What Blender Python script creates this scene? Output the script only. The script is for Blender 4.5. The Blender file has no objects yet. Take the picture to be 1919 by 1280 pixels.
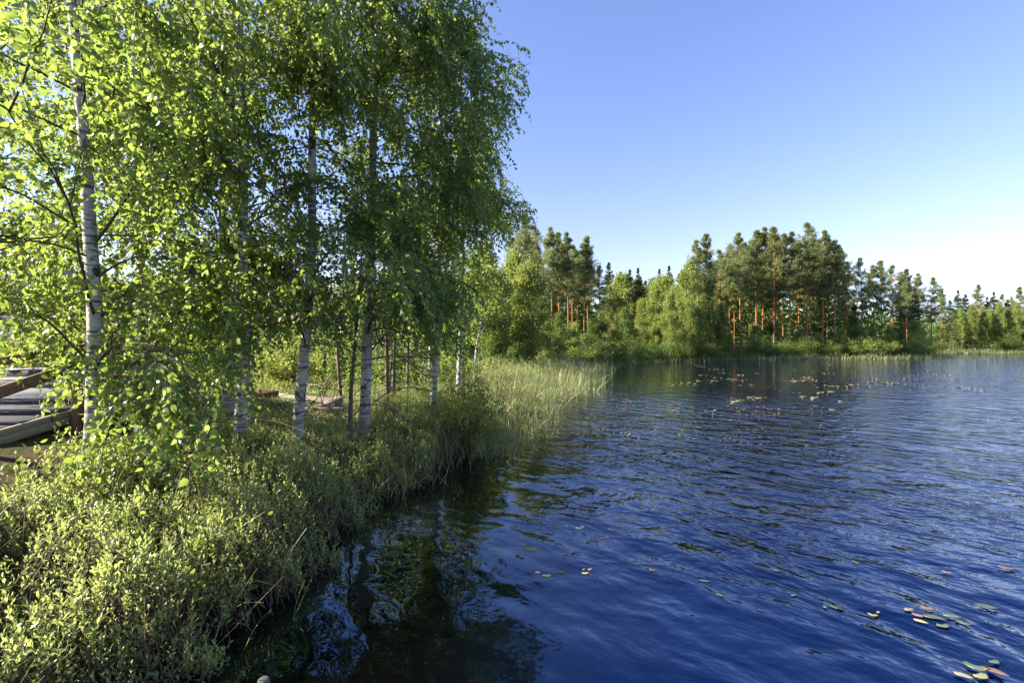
import bpy, math, random
import numpy as np
R = math.radians
S = bpy.context.scene
COL = S.collection
F, CX, HY, CAMH = 906.0, 959.5, 648.0, 2.0          # focal length in photo pixels, centre, horizon row, eye height

# ------------------------------------------------------------------ helpers
def nrm(v):
    return v / np.maximum(np.linalg.norm(v, axis=-1, keepdims=True), 1e-9)

def PX(px, d): return (px - CX) / F * d
def PZ(py, d): return CAMH - (py - HY) / F * d
def proj(P):
    d = np.maximum(P[..., 1], 0.05)
    return CX + P[..., 0] / d * F, HY - (P[..., 2] - CAMH) / d * F

class Geo:
    """collects vertices, triangles and quads for ONE mesh object"""
    def __init__(s): s.V, s.T, s.Q, s.rt, s.rq, s.mt, s.mq, s.n = [], [], [], [], [], [], [], 0
    def add(s, V, T=None, Q=None, rnd=0.5, mi=0):
        V = np.asarray(V, dtype=np.float64).reshape(-1, 3)
        if T is not None and len(T):
            T = np.asarray(T, dtype=np.int64); s.T.append(T + s.n)
            s.rt.append(rnd[0] if isinstance(rnd, tuple) else np.broadcast_to(rnd, len(T))); s.mt.append(np.full(len(T), mi))
        if Q is not None and len(Q):
            Q = np.asarray(Q, dtype=np.int64); s.Q.append(Q + s.n)
            s.rq.append(rnd[1] if isinstance(rnd, tuple) else np.broadcast_to(rnd, len(Q))); s.mq.append(np.full(len(Q), mi))
        s.V.append(V); s.n += len(V)
    def mesh(s, name, mats, smooth=False, origin=(0, 0, 0)):
        me = bpy.data.meshes.new(name)
        V = np.concatenate(s.V) - np.array(origin)
        T = np.concatenate(s.T) if s.T else np.zeros((0, 3), int)
        Q = np.concatenate(s.Q) if s.Q else np.zeros((0, 4), int)
        me.vertices.add(len(V)); me.vertices.foreach_set('co', V.astype(np.float32).ravel())
        me.loops.add(T.size + Q.size)
        me.loops.foreach_set('vertex_index', np.concatenate([T.ravel(), Q.ravel()]).astype(np.int32))
        me.polygons.add(len(T) + len(Q))
        me.polygons.foreach_set('loop_start', np.concatenate([np.arange(len(T)) * 3, T.size + np.arange(len(Q)) * 4]).astype(np.int32))
        mi = np.concatenate([np.concatenate(s.mt) if s.mt else np.zeros(0), np.concatenate(s.mq) if s.mq else np.zeros(0)])
        me.polygons.foreach_set('material_index', mi.astype(np.int32))
        if smooth: me.polygons.foreach_set('use_smooth', np.ones(len(mi), dtype=bool))
        me.update(calc_edges=True)
        a = me.attributes.new('rnd', 'FLOAT', 'FACE')
        rr = np.concatenate([np.concatenate(s.rt) if s.rt else np.zeros(0), np.concatenate(s.rq) if s.rq else np.zeros(0)])
        a.data.foreach_set('value', rr.astype(np.float32))
        for m in (mats if isinstance(mats, (list, tuple)) else [mats]): me.materials.append(m)
        return me

def link(name, me, parent=None, loc=None):
    o = bpy.data.objects.new(name, me); COL.objects.link(o)
    if parent is not None: o.parent = parent
    if loc is not None: o.location = loc
    return o
def tag(o, label=None, cat=None, group=None, kind=None):
    if label: o['label'] = label
    if cat: o['category'] = cat
    if group: o['group'] = group
    if kind: o['kind'] = kind
    return o
def thing(name, label, cat, loc=(0, 0, 0), rz=0, group=None):
    o = link(name, None, None, loc); o.rotation_euler = (0, 0, rz); o.empty_display_size = .2
    return tag(o, label, cat, group)
def part(name, g, mats, parent, smooth=False, origin=(0, 0, 0)):
    return link(name, g.mesh(name, mats, smooth, origin), parent)
def dup(root, loc, rz=0, sc=(1, 1, 1), label=None, group=None):
    r = root.copy(); COL.objects.link(r); r.location = loc; r.rotation_euler = (0, 0, rz); r.scale = sc
    if label: r['label'] = label
    if group: r['group'] = group
    elif 'group' in r: del r['group']
    for ch in root.children:
        c = ch.copy(); COL.objects.link(c); c.parent = r
    return r

def tubes(g, P, rad, sides=4, rnd=0.5, mi=0, cap=False):
    """n tubes of K points: P (n,K,3), rad (n,K)"""
    P = np.asarray(P, float); rad = np.asarray(rad, float)
    if P.ndim == 2: P = P[None]; rad = rad[None]
    n, K, _ = P.shape
    T = np.gradient(P, axis=1); T = nrm(T)
    ref = np.where(np.abs(T[:, :1, 2:3]) > .9, np.array([1., 0, 0]), np.array([0, 0, 1.]))
    ref = np.broadcast_to(ref, T.shape)
    A = nrm(np.cross(T, ref)); B = np.cross(T, A)
    th = np.arange(sides) / sides * 2 * math.pi
    V = P[:, :, None, :] + rad[:, :, None, None] * (A[:, :, None, :] * np.cos(th)[:, None] + B[:, :, None, :] * np.sin(th)[:, None])
    idx = np.arange(n * K * sides).reshape(n, K, sides)
    a = idx[:, :-1, :]; b = np.roll(a, -1, axis=2); c = idx[:, 1:, :]; d = np.roll(c, -1, axis=2)
    Q = np.stack([a, b, d, c], -1).reshape(-1, 4)
    T3 = None
    if cap:
        k = idx[:, -1, :]
        T3 = np.concatenate([np.stack([k[:, 0], k[:, j], k[:, j + 1]], -1) for j in range(1, sides - 1)])
    rq = np.broadcast_to(rnd, len(Q)); rt = np.broadcast_to(rnd, 0 if T3 is None else len(T3))
    g.add(V, T=T3, Q=Q, rnd=(rt, rq), mi=mi)

def grow(P0, D0, L, K, droop, wob, rng):
    n = len(P0); P = np.zeros((n, K, 3)); P[:, 0] = P0; D = nrm(D0)
    st = (np.asarray(L) / (K - 1))[:, None] * np.ones((n, 1))
    for k in range(1, K):
        P[:, k] = P[:, k - 1] + D * st
        D = nrm(D + np.array([0, 0, -1.]) * (np.asarray(droop) * np.ones(n))[:, None] + rng.normal(0, wob, (n, 3)))
    return P

LEAF_BIRCH = (np.array([[0, 0, 0], [.16, -.36, .06], [.46, -.40, .08], [1, 0, -.06], [.46, .40, .08], [.16, .36, .06], [.42, 0, 0]]),
              np.array([[6, 2, 3], [6, 3, 4]]), np.array([[0, 1, 2, 6], [0, 6, 4, 5]]))
LEAF_GALE = (np.array([[0, 0, 0], [.62, -.5, .07], [1, 0, .0], [.62, .5, .07]]), np.array([[0, 1, 2], [0, 2, 3]]), None)
LEAF_OVAL = (np.array([[0, 0, 0], [.35, -.5, .06], [.75, -.38, .04], [1, 0, -.05], [.75, .38, .04], [.35, .5, .06]]),
             None, np.array([[0, 1, 2, 3], [0, 3, 4, 5]]))
LEAF_TRI = (np.array([[0, -.5, 0], [1, 0, 0], [0, .5, 0]]), np.array([[0, 1, 2]]), None)

def leaves(g, P, D, L, W, tmpl, rng, nb=None, rnd=None, mi=0):
    n = len(P)
    if n == 0: return
    D = nrm(D)
    r = rng.normal(0, 1, (n, 3)) if nb is None else nb
    B = nrm(np.cross(D, r)); N = np.cross(B, D)
    tv, T, Q = tmpl
    L = np.broadcast_to(L, n)[:, None, None]; W = np.broadcast_to(W, n)[:, None, None]
    V = P[:, None, :] + D[:, None, :] * tv[None, :, 0:1] * L + B[:, None, :] * tv[None, :, 1:2] * W + N[:, None, :] * tv[None, :, 2:3] * L
    off = (np.arange(n) * len(tv))[:, None, None]
    if rnd is None: rnd = rng.random(n)
    TT = (T[None] + off).reshape(-1, 3) if T is not None else None
    QQ = (Q[None] + off).reshape(-1, 4) if Q is not None else None
    g.add(V, T=TT, Q=QQ, rnd=(np.repeat(rnd, 0 if T is None else len(T)), np.repeat(rnd, 0 if Q is None else len(Q))), mi=mi)

def box(g, c, s, rz=0, rx=0, ry=0, mi=0, bev=0.0, rnd=.5):
    """box centre c, full size s, edges chamfered by bev, rotated"""
    hx, hy, hz = s[0] / 2, s[1] / 2, s[2] / 2
    b = min(bev, hx * .45, hy * .45, hz * .45)
    M = np.array((__import__('mathutils').Euler((rx, ry, rz))).to_matrix())
    if b <= 0:
        V = np.array([[x, y, z] for z in (-hz, hz) for (x, y) in ((-hx, -hy), (hx, -hy), (hx, hy), (-hx, hy))])
        Q = [[0, 3, 2, 1], [4, 5, 6, 7], [0, 1, 5, 4], [1, 2, 6, 5], [2, 3, 7, 6], [3, 0, 4, 7]]
        g.add(V @ M.T + np.array(c), Q=Q, mi=mi, rnd=rnd); return
    ring = lambda x, y, z: [[-x, -y, z], [x, -y, z], [x, y, z], [-x, y, z]]
    def ring8(z): return [[-hx + b, -hy, z], [hx - b, -hy, z], [hx, -hy + b, z], [hx, hy - b, z], [hx - b, hy, z], [-hx + b, hy, z], [-hx, hy - b, z], [-hx, -hy + b, z]]
    V = ring(hx - b, hy - b, -hz) + ring8(-hz + b) + ring8(hz - b) + ring(hx - b, hy - b, hz)
    Q = [[0, 3, 2, 1], [20, 21, 22, 23]]; T = []
    for i in range(8): Q.append([4 + i, 4 + (i + 1) % 8, 12 + (i + 1) % 8, 12 + i])
    for i in range(4):
        a, bb = 4 + 2 * i, 4 + 2 * i + 1
        Q.append([i, (i + 1) % 4, bb, a]); T.append([(i + 1) % 4, 4 + (2 * i + 2) % 8, bb])
        a, bb = 12 + 2 * i, 12 + 2 * i + 1
        Q.append([a, bb, 20 + (i + 1) % 4, 20 + i]); T.append([bb, 12 + (2 * i + 2) % 8, 20 + (i + 1) % 4])
    g.add(np.array(V) @ M.T + np.array(c), T=T, Q=Q, mi=mi, rnd=rnd)

def beam(g, a, b, w, h, mi=0, bev=.006):
    """a plank from a to b, w wide across, h high"""
    a, b = np.array(a, float), np.array(b, float); d = b - a; L = np.linalg.norm(d)
    box(g, (a + b) / 2, (L, w, h), rz=math.atan2(d[1], d[0]), ry=-math.asin(d[2] / L), mi=mi, bev=bev)

# ------------------------------------------------------------------ materials
class N:
    def __init__(s, name):
        s.m = bpy.data.materials.new(name); s.m.use_nodes = True
        s.t = s.m.node_tree; s.t.nodes.clear()
        s.out = s.t.nodes.new('ShaderNodeOutputMaterial')
    def n(s, typ, ins=None, **kw):
        x = s.t.nodes.new(typ)
        for k, v in kw.items(): setattr(x, k, v)
        for k, v in (ins or {}).items():
            i = x.inputs[k]
            if isinstance(v, bpy.types.NodeSocket): s.t.links.new(v, i)
            else: i.default_value = v
        return x
    def ramp(s, fac, stops, interp='LINEAR'):
        x = s.n('ShaderNodeValToRGB', {'Fac': fac}); e = x.color_ramp; e.interpolation = interp
        while len(e.elements) < len(stops): e.elements.new(.5)
        for el, (p, c) in zip(e.elements, stops): el.position = p; el.color = (*c, 1) if len(c) == 3 else c
        return x.outputs['Color']
    def noise(s, vec, scale, detail=4, rough=.5, dim='3D', **k):
        return s.n('ShaderNodeTexNoise', {'Vector': vec, 'Scale': scale, 'Detail': detail, 'Roughness': rough, **k}).outputs['Fac']
    def math(s, op, a, b=0.0, c=None):
        ins = {0: a, 1: b}
        if c is not None: ins[2] = c
        return s.n('ShaderNodeMath', ins, operation=op).outputs[0]
    def mapr(s, v, a, b, c=0., d=1., smooth=True):
        return s.n('ShaderNodeMapRange', {'Value': v, 'From Min': a, 'From Max': b, 'To Min': c, 'To Max': d}, interpolation_type='SMOOTHSTEP' if smooth else 'LINEAR').outputs['Result']
    def mix(s, f, a, b, blend='MIX'):
        return s.n('ShaderNodeMix', {0: f, 6: a, 7: b}, data_type='RGBA', blend_type=blend).outputs[2]
    def coord(s, which='Object'): return s.n('ShaderNodeTexCoord').outputs[which]
    def map(s, v, sc=(1, 1, 1), rot=(0, 0, 0), loc=(0, 0, 0)):
        return s.n('ShaderNodeMapping', {'Vector': v, 'Scale': sc, 'Rotation': rot, 'Location': loc}).outputs[0]
    def bump(s, h, dist, strength=1.):
        return s.n('ShaderNodeBump', {'Height': h, 'Distance': dist, 'Strength': strength}).outputs[0]
    def done(s, sh): s.t.links.new(sh, s.out.inputs['Surface']); return s.m
    def pbr(s, col, rough=.6, spec=.4, normal=None, **k):
        i = {'Base Color': col, 'Roughness': rough, 'Specular IOR Level': spec, **k}
        if normal is not None: i['Normal'] = normal
        return s.n('ShaderNodeBsdfPrincipled', i).outputs[0]

def c4(c): return (*c, 1.)
def leaf_mat(name, stops, tcol, tmix=.45, rough=.45, spec=.4):
    m = N(name); r = m.n('ShaderNodeAttribute', attribute_name='rnd').outputs['Fac']
    oi = m.n('ShaderNodeObjectInfo').outputs['Random']
    v = m.math('FRACT', m.math('ADD', r, m.math('MULTIPLY', oi, 0.0)))
    col = m.ramp(v, stops)
    hv = m.n('ShaderNodeHueSaturation', {'Hue': m.mapr(oi, 0, 1, .488, .512, False), 'Saturation': 1., 'Value': m.mapr(oi, 0, 1, .82, 1.18, False), 'Color': col}).outputs[0]
    tc = m.mix(.8, hv, c4(tcol), 'MIX')
    tr = m.n('ShaderNodeBsdfTranslucent', {'Color': tc}).outputs[0]
    return m.done(m.n('ShaderNodeMixShader', {0: tmix, 1: m.pbr(hv, rough, spec), 2: tr}).outputs[0])

M = {}
M['birch_leaf'] = leaf_mat('birch_leaf', [(0, (.036, .072, .022)), (.5, (.062, .112, .03)), (.85, (.10, .16, .038)), (1, (.17, .2, .05))], (.41, .54, .085), .56, .36, .5)
M['gale_leaf'] = leaf_mat('gale_leaf', [(0, (.13, .18, .058)), (.5, (.23, .29, .1)), (.9, (.34, .40, .16)), (1, (.42, .38, .17))], (.62, .72, .2), .48, .36, .55)
M['shrub_leaf'] = leaf_mat('shrub_leaf', [(0, (.05, .09, .022)), (.6, (.09, .145, .034)), (1, (.16, .2, .055))], (.34, .44, .06), .44, .42, .4)
M['young_leaf'] = leaf_mat('young_leaf', [(0, (.10, .14, .032)), (.6, (.17, .215, .05)), (1, (.25, .28, .08))], (.52, .58, .1), .42, .45, .35)
M['pine_needle'] = leaf_mat('pine_needle', [(0, (.085, .115, .044)), (.6, (.155, .19, .072)), (1, (.24, .26, .1))], (.36, .42, .11), .36, .5, .3)
M['spruce_needle'] = leaf_mat('spruce_needle', [(0, (.045, .065, .026)), (.7, (.08, .105, .038)), (1, (.12, .14, .05))], (.1, .13, .03), .22, .55, .25)
M['reed'] = leaf_mat('reed', [(0, (.09, .14, .055)), (.55, (.17, .22, .09)), (.78, (.3, .33, .15)), (.9, (.42, .36, .2)), (1, (.34, .22, .1))], (.42, .5, .14), .38, .35, .45)
M['meadow'] = leaf_mat('meadow', [(0, (.07, .11, .026)), (.6, (.13, .175, .042)), (.9, (.2, .225, .07)), (1, (.24, .16, .08))], (.45, .52, .08), .4, .5, .3)

def bark_birch():
    m = N('birch_bark'); o = m.coord()
    st = m.map(o, (2.2, 2.2, 17)); n1 = m.noise(st, 1.6, 5, .6)
    marks = m.ramp(m.math('ADD', n1, m.math('MULTIPLY', m.math('SUBTRACT', m.noise(m.map(o, (1.2, 1.2, 1.6)), 1.3, 3), .5), .55)), [(.36, (0, 0, 0)), (.48, (1, 1, 1))])
    n2 = m.noise(m.map(o, (3, 3, 3.5)), 1.1, 6, .62); patch = m.ramp(n2, [(.54, (0, 0, 0)), (.60, (1, 1, 1))])
    z = m.n('ShaderNodeSeparateXYZ', {0: o}).outputs[2]
    n3 = m.noise(m.map(o, (8, 8, 40)), 2, 4); pale = m.ramp(n3, [(.3, (.36, .32, .27)), (.6, (.58, .54, .48)), (.8, (.48, .40, .32))])
    low = m.mapr(m.math('ADD', z, m.math('MULTIPLY', n2, .9)), .3, 1.5, .95, 0.)
    c = m.mix(marks, c4((.085, .072, .062)), pale)
    c = m.mix(patch, c, c4((.055, .046, .04)))
    c = m.mix(m.math('MULTIPLY', low, m.mapr(n3, .3, .7)), c, c4((.09, .08, .06)))
    bp = m.bump(m.math('ADD', n1, m.math('MULTIPLY', n3, .4)), .012)
    return m.done(m.pbr(c, .7, .25, bp))
M['birch_bark'] = bark_birch()
def simple(name, stops, scale, mapping=(1, 1, 1), rough=.8, spec=.2, bump=.01, detail=5):
    m = N(name); o = m.map(m.coord(), mapping); n = m.noise(o, scale, detail, .6)
    return m.done(m.pbr(m.ramp(n, stops), rough, spec, m.bump(n, bump)))
M['twig'] = simple('twig_bark', [(.3, (.06, .04, .03)), (.7, (.15, .11, .085))], 30, rough=.7)
M['grey_bark'] = simple('grey_bark', [(.3, (.05, .048, .042)), (.7, (.15, .14, .12))], 14, (1, 1, .35))
M['dead_bark'] = simple('dead_bark', [(.3, (.11, .075, .05)), (.7, (.24, .17, .115))], 12, (1, 1, .25))
def bark_pine():
    m = N('pine_bark'); o = m.coord(); z = m.n('ShaderNodeSeparateXYZ', {0: o}).outputs[2]
    n = m.noise(m.map(o, (1, 1, .4)), 6, 5, .65)
    up = m.mapr(m.math('ADD', z, m.math('MULTIPLY', n, 5)), 4.5, 10)
    lo = m.ramp(n, [(.3, (.06, .045, .036)), (.7, (.19, .14, .11))]); hi = m.ramp(n, [(.3, (.22, .085, .032)), (.7, (.46, .19, .07))])
    return m.done(m.pbr(m.mix(up, lo, hi), .85, .15))
M['pine_bark'] = bark_pine()
M['old_wood'] = simple('old_wood', [(.25, (.12, .095, .07)), (.5, (.24, .2, .155)), (.8, (.36, .31, .25))], 5, (1.5, 14, 14), bump=.004)
M['rail_wood'] = simple('rail_wood', [(.25, (.14, .09, .055)), (.55, (.27, .185, .12)), (.8, (.36, .27, .19))], 5, (12, 2.0, 12), bump=.003)
M['post_wood'] = simple('post_wood', [(.25, (.15, .085, .05)), (.55, (.26, .16, .10)), (.8, (.34, .23, .15))], 5, (12, 12, 1.6), bump=.003)
def deck():
    m = N('deck_board'); o = m.coord(); n = m.noise(m.map(o, (2.5, 30, 30)), 3, 5, .6)
    return m.done(m.pbr(m.ramp(n, [(.3, (.10, .10, .105)), (.7, (.22, .21, .21))]), .6, .35, m.bump(n, .003)))
M['deck'] = deck()
M['riser'] = simple('riser_board', [(.3, (.03, .03, .038)), (.7, (.06, .06, .075))], 4, (1.5, 20, 20), rough=.5)  # darker than the treads: shade of the upright faces painted into the colour
M['stringer'] = simple('stringer_wood', [(.25, (.22, .19, .15)), (.55, (.34, .3, .245)), (.8, (.42, .38, .32))], 5, (12, 1.8, 12), bump=.003)
M['brick_red'] = simple('rusty_board', [(.3, (.08, .03, .02)), (.7, (.15, .06, .035))], 8, (1, 1, 4))
M['navy'] = simple('dark_plank', [(.3, (.016, .018, .024)), (.7, (.035, .038, .05))], 6, (14, 14, 1))
M['red_wall'] = simple('red_plank', [(.3, (.13, .02, .016)), (.7, (.21, .036, .028))], 5, (12, 12, 1))
M['white'] = simple('white_paint', [(.2, (.62, .61, .58)), (.8, (.78, .77, .75))], 6, rough=.5)
def tile_roof(name, a, b):
    m = N(name); o = m.coord(); br = m.n('ShaderNodeTexBrick', {'Vector': o, 'Color1': c4(a), 'Color2': c4(b), 'Mortar': c4(tuple(x * .35 for x in a)), 'Scale': 4., 'Mortar Size': .03, 'Brick Width': .35, 'Row Height': .6})
    n = m.noise(o, 5, 4)
    return m.done(m.pbr(m.mix(m.mapr(n, .3, .7, 0, .5), br.outputs['Color'], c4((.3, .26, .24))), .75, .25, m.bump(br.outputs['Fac'], .01)))
M['tile'] = tile_roof('red_tile', (.36, .15, .11), (.46, .22, .17))
M['grey_roof'] = tile_roof('grey_roof', (.22, .20, .21), (.30, .28, .29))
def glassm():
    m = N('window_glass'); return m.done(m.pbr(c4((.02, .025, .03)), .05, .6))
M['glass'] = glassm()
def endgrain():
    m = N('stump_top'); w = m.n('ShaderNodeTexWave', {'Vector': m.coord(), 'Scale': 9., 'Distortion': 1.5, 'Detail': 2.}, wave_type='RINGS', rings_direction='Z').outputs['Fac']
    return m.done(m.pbr(m.ramp(w, [(0, (.28, .22, .16)), (1, (.42, .35, .27))]), .85, .15))
M['endgrain'] = endgrain()

def ground_mat():
    m = N('forest_floor'); o = m.coord(); n1 = m.noise(o, 1.3, 6, .6); n2 = m.noise(o, 9, 6, .65); n3 = m.noise(o, 45, 3, .6)
    soil = m.ramp(n2, [(.25, (.035, .024, .016)), (.5, (.10, .066, .042)), (.72, (.19, .135, .085))])
    green = m.ramp(n3, [(.3, (.03, .045, .014)), (.7, (.085, .11, .03))])
    c = m.mix(m.ramp(n1, [(.42, (0, 0, 0)), (.58, (1, 1, 1))]), soil, green)
    z = m.n('ShaderNodeSeparateXYZ', {0: o}).outputs[2]
    c = m.mix(m.mapr(z, .02, .22), c4((.012, .009, .006)), c)
    return m.done(m.pbr(c, .95, .1, m.bump(m.math('ADD', n2, n3), .04)))
M['ground'] = ground_mat()

def water_mat():
    m = N('lake_water'); o = m.coord()
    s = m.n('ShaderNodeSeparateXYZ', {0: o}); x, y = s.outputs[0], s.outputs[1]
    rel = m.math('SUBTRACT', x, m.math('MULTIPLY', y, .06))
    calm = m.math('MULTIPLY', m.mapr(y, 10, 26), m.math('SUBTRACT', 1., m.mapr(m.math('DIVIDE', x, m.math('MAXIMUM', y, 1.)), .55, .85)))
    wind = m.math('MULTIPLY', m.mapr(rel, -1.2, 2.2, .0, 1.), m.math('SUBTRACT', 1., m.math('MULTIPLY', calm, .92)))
    ang = R(48)
    v = m.map(o, (1, 1, 1), (0, 0, ang))
    warp = m.n('ShaderNodeTexNoise', {'Vector': o, 'Scale': .5, 'Detail': 2.}).outputs['Color']
    vw = m.n('ShaderNodeVectorMath', {0: v, 1: m.n('ShaderNodeVectorMath', {0: warp, 3: .9}, operation='SCALE').outputs[0]}, operation='ADD').outputs[0]
    big = m.noise(m.map(vw, (.6, 1, 1)), 1.9, 2, .45)
    mid = m.noise(m.map(vw, (.75, 1, 1)), 3.4, 3, .5)
    fine = m.noise(m.map(vw, (.7, 1, 1)), 10., 3, .55)
    w2 = m.mapr(m.math('ADD', m.math('MULTIPLY', x, .55), m.math('MULTIPLY', y, .4)), 1.4, 5.)
    gust = m.math('MULTIPLY', m.mapr(m.noise(m.map(o, (.05, .16, 1)), 1., 3, .6), .3, .7, .5, 1.3), m.mapr(y, 14, 60, 1., .6))
    h = m.math('MULTIPLY', big, m.mapr(wind, 0, 1, .034, .085, False))
    h = m.math('ADD', h, m.math('MULTIPLY', m.math('MULTIPLY', mid, m.mapr(w2, 0, 1, .95, 1.2, False)), m.math('MULTIPLY', gust, m.mapr(wind, 0, 1, .0045, .050, False))))
    h = m.math('ADD', h, m.math('MULTIPLY', m.math('MULTIPLY', fine, m.mapr(w2, 0, 1, .2, 1.25, False)), m.math('MULTIPLY', gust, m.mapr(wind, 0, 1, .0004, .009, False))))
    nb = m.bump(h, 1.)
    return m.done(m.pbr(m.mix(m.mapr(rel, -1.0, 1.6), c4((.0012, .0013, .001)), c4((.0006, .0036, .022))), .02, .5, nb, IOR=1.82, **{'Specular Tint': c4((.12, .46, 1.))}))  # bank shade painted into the base colour, open lake painted bluer
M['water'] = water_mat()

# ------------------------------------------------------------------ terrain
SHORE = np.array([(-9, -90), (-3.2, -6), (-2.65, 1), (-2.3, 2.3), (-2.0, 3.1), (-1.8, 4.5), (-1.85, 6.1), (-1.2, 7.3), (-.6, 9.4), (.3, 12.8), (1.7, 19.7),
    (4.0, 30), (7.3, 43), (12, 53), (19, 61), (30, 67), (43, 70.5), (55, 73), (66, 78), (76, 85), (80, 92), (76, 103), (66, 114), (72, 124), (100, 129), (140, 131), (260, 128), (700, 100),
    (700, 1000), (-700, 1000), (-700, -90)], float)
def shore_dist(x, y):
    """signed distance to the shoreline, positive on land"""
    P = np.stack([np.ravel(x), np.ravel(y)], -1).astype(float); best = np.full(len(P), 1e9); ins = np.zeros(len(P), bool)
    A = SHORE; B = np.roll(SHORE, -1, axis=0)
    for a, b in zip(A, B):
        ab = b - a; t = np.clip(((P - a) @ ab) / (ab @ ab), 0, 1)
        best = np.minimum(best, np.linalg.norm(P - a - t[:, None] * ab, axis=1))
        c = (a[1] > P[:, 1]) != (b[1] > P[:, 1])
        with np.errstate(divide='ignore', invalid='ignore'):
            xi = a[0] + (P[:, 1] - a[1]) * ab[0] / (ab[1] if ab[1] else 1e-12)
        ins ^= c & (P[:, 0] < xi)
    return np.where(ins, best, -best).reshape(np.shape(x))
def hn(x, y):
    return .5 * np.sin(x * 1.7 + 1.3 * np.sin(y * .9)) * np.cos(y * 1.3 + .7 * np.sin(x * .6)) + .3 * np.sin(x * 4.1 + y * 2.7) * np.cos(y * 3.3 - x * 1.1)
def gh(x, y):
    x = np.asarray(x, float); y = np.asarray(y, float); d = shore_dist(x, y)
    land = .60 * (1 - np.exp(-np.maximum(d, 0) / np.clip(.9 + .05 * np.maximum(y - 8, 0), .9, 3.5))) + np.minimum(.006 * np.maximum(d, 0), 2.5) + .05 * hn(x, y) * np.clip(d, 0, 1) + .3 * np.clip((-3.7 - x) / 1.9, 0, 1) * np.clip((14 - y) / 4, 0, 1)
    return np.where(d > 0, land - .03, -np.minimum(.5 * -d + .03, 1.6))
def gz(x, y): return float(gh(np.array([x]), np.array([y]))[0])

u = np.linspace(-1, 1, 330); xs = np.sinh(u * 5.6) / np.sinh(5.6) * 640
v = np.linspace(-.42, 1, 330); ys = 6 + np.sinh(v * 5.6) / np.sinh(5.6) * 880
X, Y = np.meshgrid(xs, ys); Z = gh(X, Y)
g = Geo(); idx = np.arange(X.size).reshape(X.shape)
g.add(np.stack([X, Y, Z], -1), Q=np.stack([idx[:-1, :-1], idx[:-1, 1:], idx[1:, 1:], idx[1:, :-1]], -1).reshape(-1, 4))
tag(link('ground', g.mesh('ground', M['ground'], True)), 'brown and mossy lake bank', None, kind='structure'); del bpy.data.objects['ground']['label']
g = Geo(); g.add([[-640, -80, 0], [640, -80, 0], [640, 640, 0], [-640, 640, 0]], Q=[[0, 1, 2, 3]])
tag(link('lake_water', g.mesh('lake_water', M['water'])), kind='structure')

# ------------------------------------------------------------------ near birches
def trunk_line(pts, K=34):
    p = np.array(pts, float); t = np.linspace(0, 1, K); s = np.concatenate([[0], np.cumsum(np.linalg.norm(np.diff(p, axis=0), axis=1))]); s /= s[-1]
    q = np.stack([np.interp(t, s, p[:, i]) for i in range(3)], -1)
    for _ in range(2): q[1:-1] = .25 * q[:-2] + .5 * q[1:-1] + .25 * q[2:]
    return q

def right_edge(py):
    return np.interp(py, [-400, 0, 100, 190, 260, 330, 385, 405, 440, 520, 600, 660, 700], [930, 985, 1000, 1003, 985, 945, 1005, 1010, 945, 925, 905, 880, 840])
def keep_leaf(P, rng):
    """prune the foliage to the outline the tree wall has"""
    px, py = proj(P); j = rng.normal(0, 1, len(P))
    k = px < right_edge(py) - 14 + 20 * j
    low = np.interp(px, [-100, 60, 130, 200, 290, 330, 400, 470, 500, 600, 640, 720, 800, 860, 910], [560, 600, 785, 890, 900, 800, 800, 790, 720, 640, 620, 620, 670, 700, 690])
    k &= py < low + 55 * j
    thin = (px > 470) & (px < 790) & (py > 540) & (rng.random(len(P)) < np.clip((py - 540) / 120, 0, .75))
    thin |= (px < 140) & (py > 60) & (py < 420) & (rng.random(len(P)) < .12)
    thin |= rng.random(len(P)) < .9 * np.exp(-(((px - 385) / 26) ** 2 + ((py - 395) / 30) ** 2) ** 2)
    thin |= (py < -30) & (rng.random(len(P)) < .72)
    return k & ~thin

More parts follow.
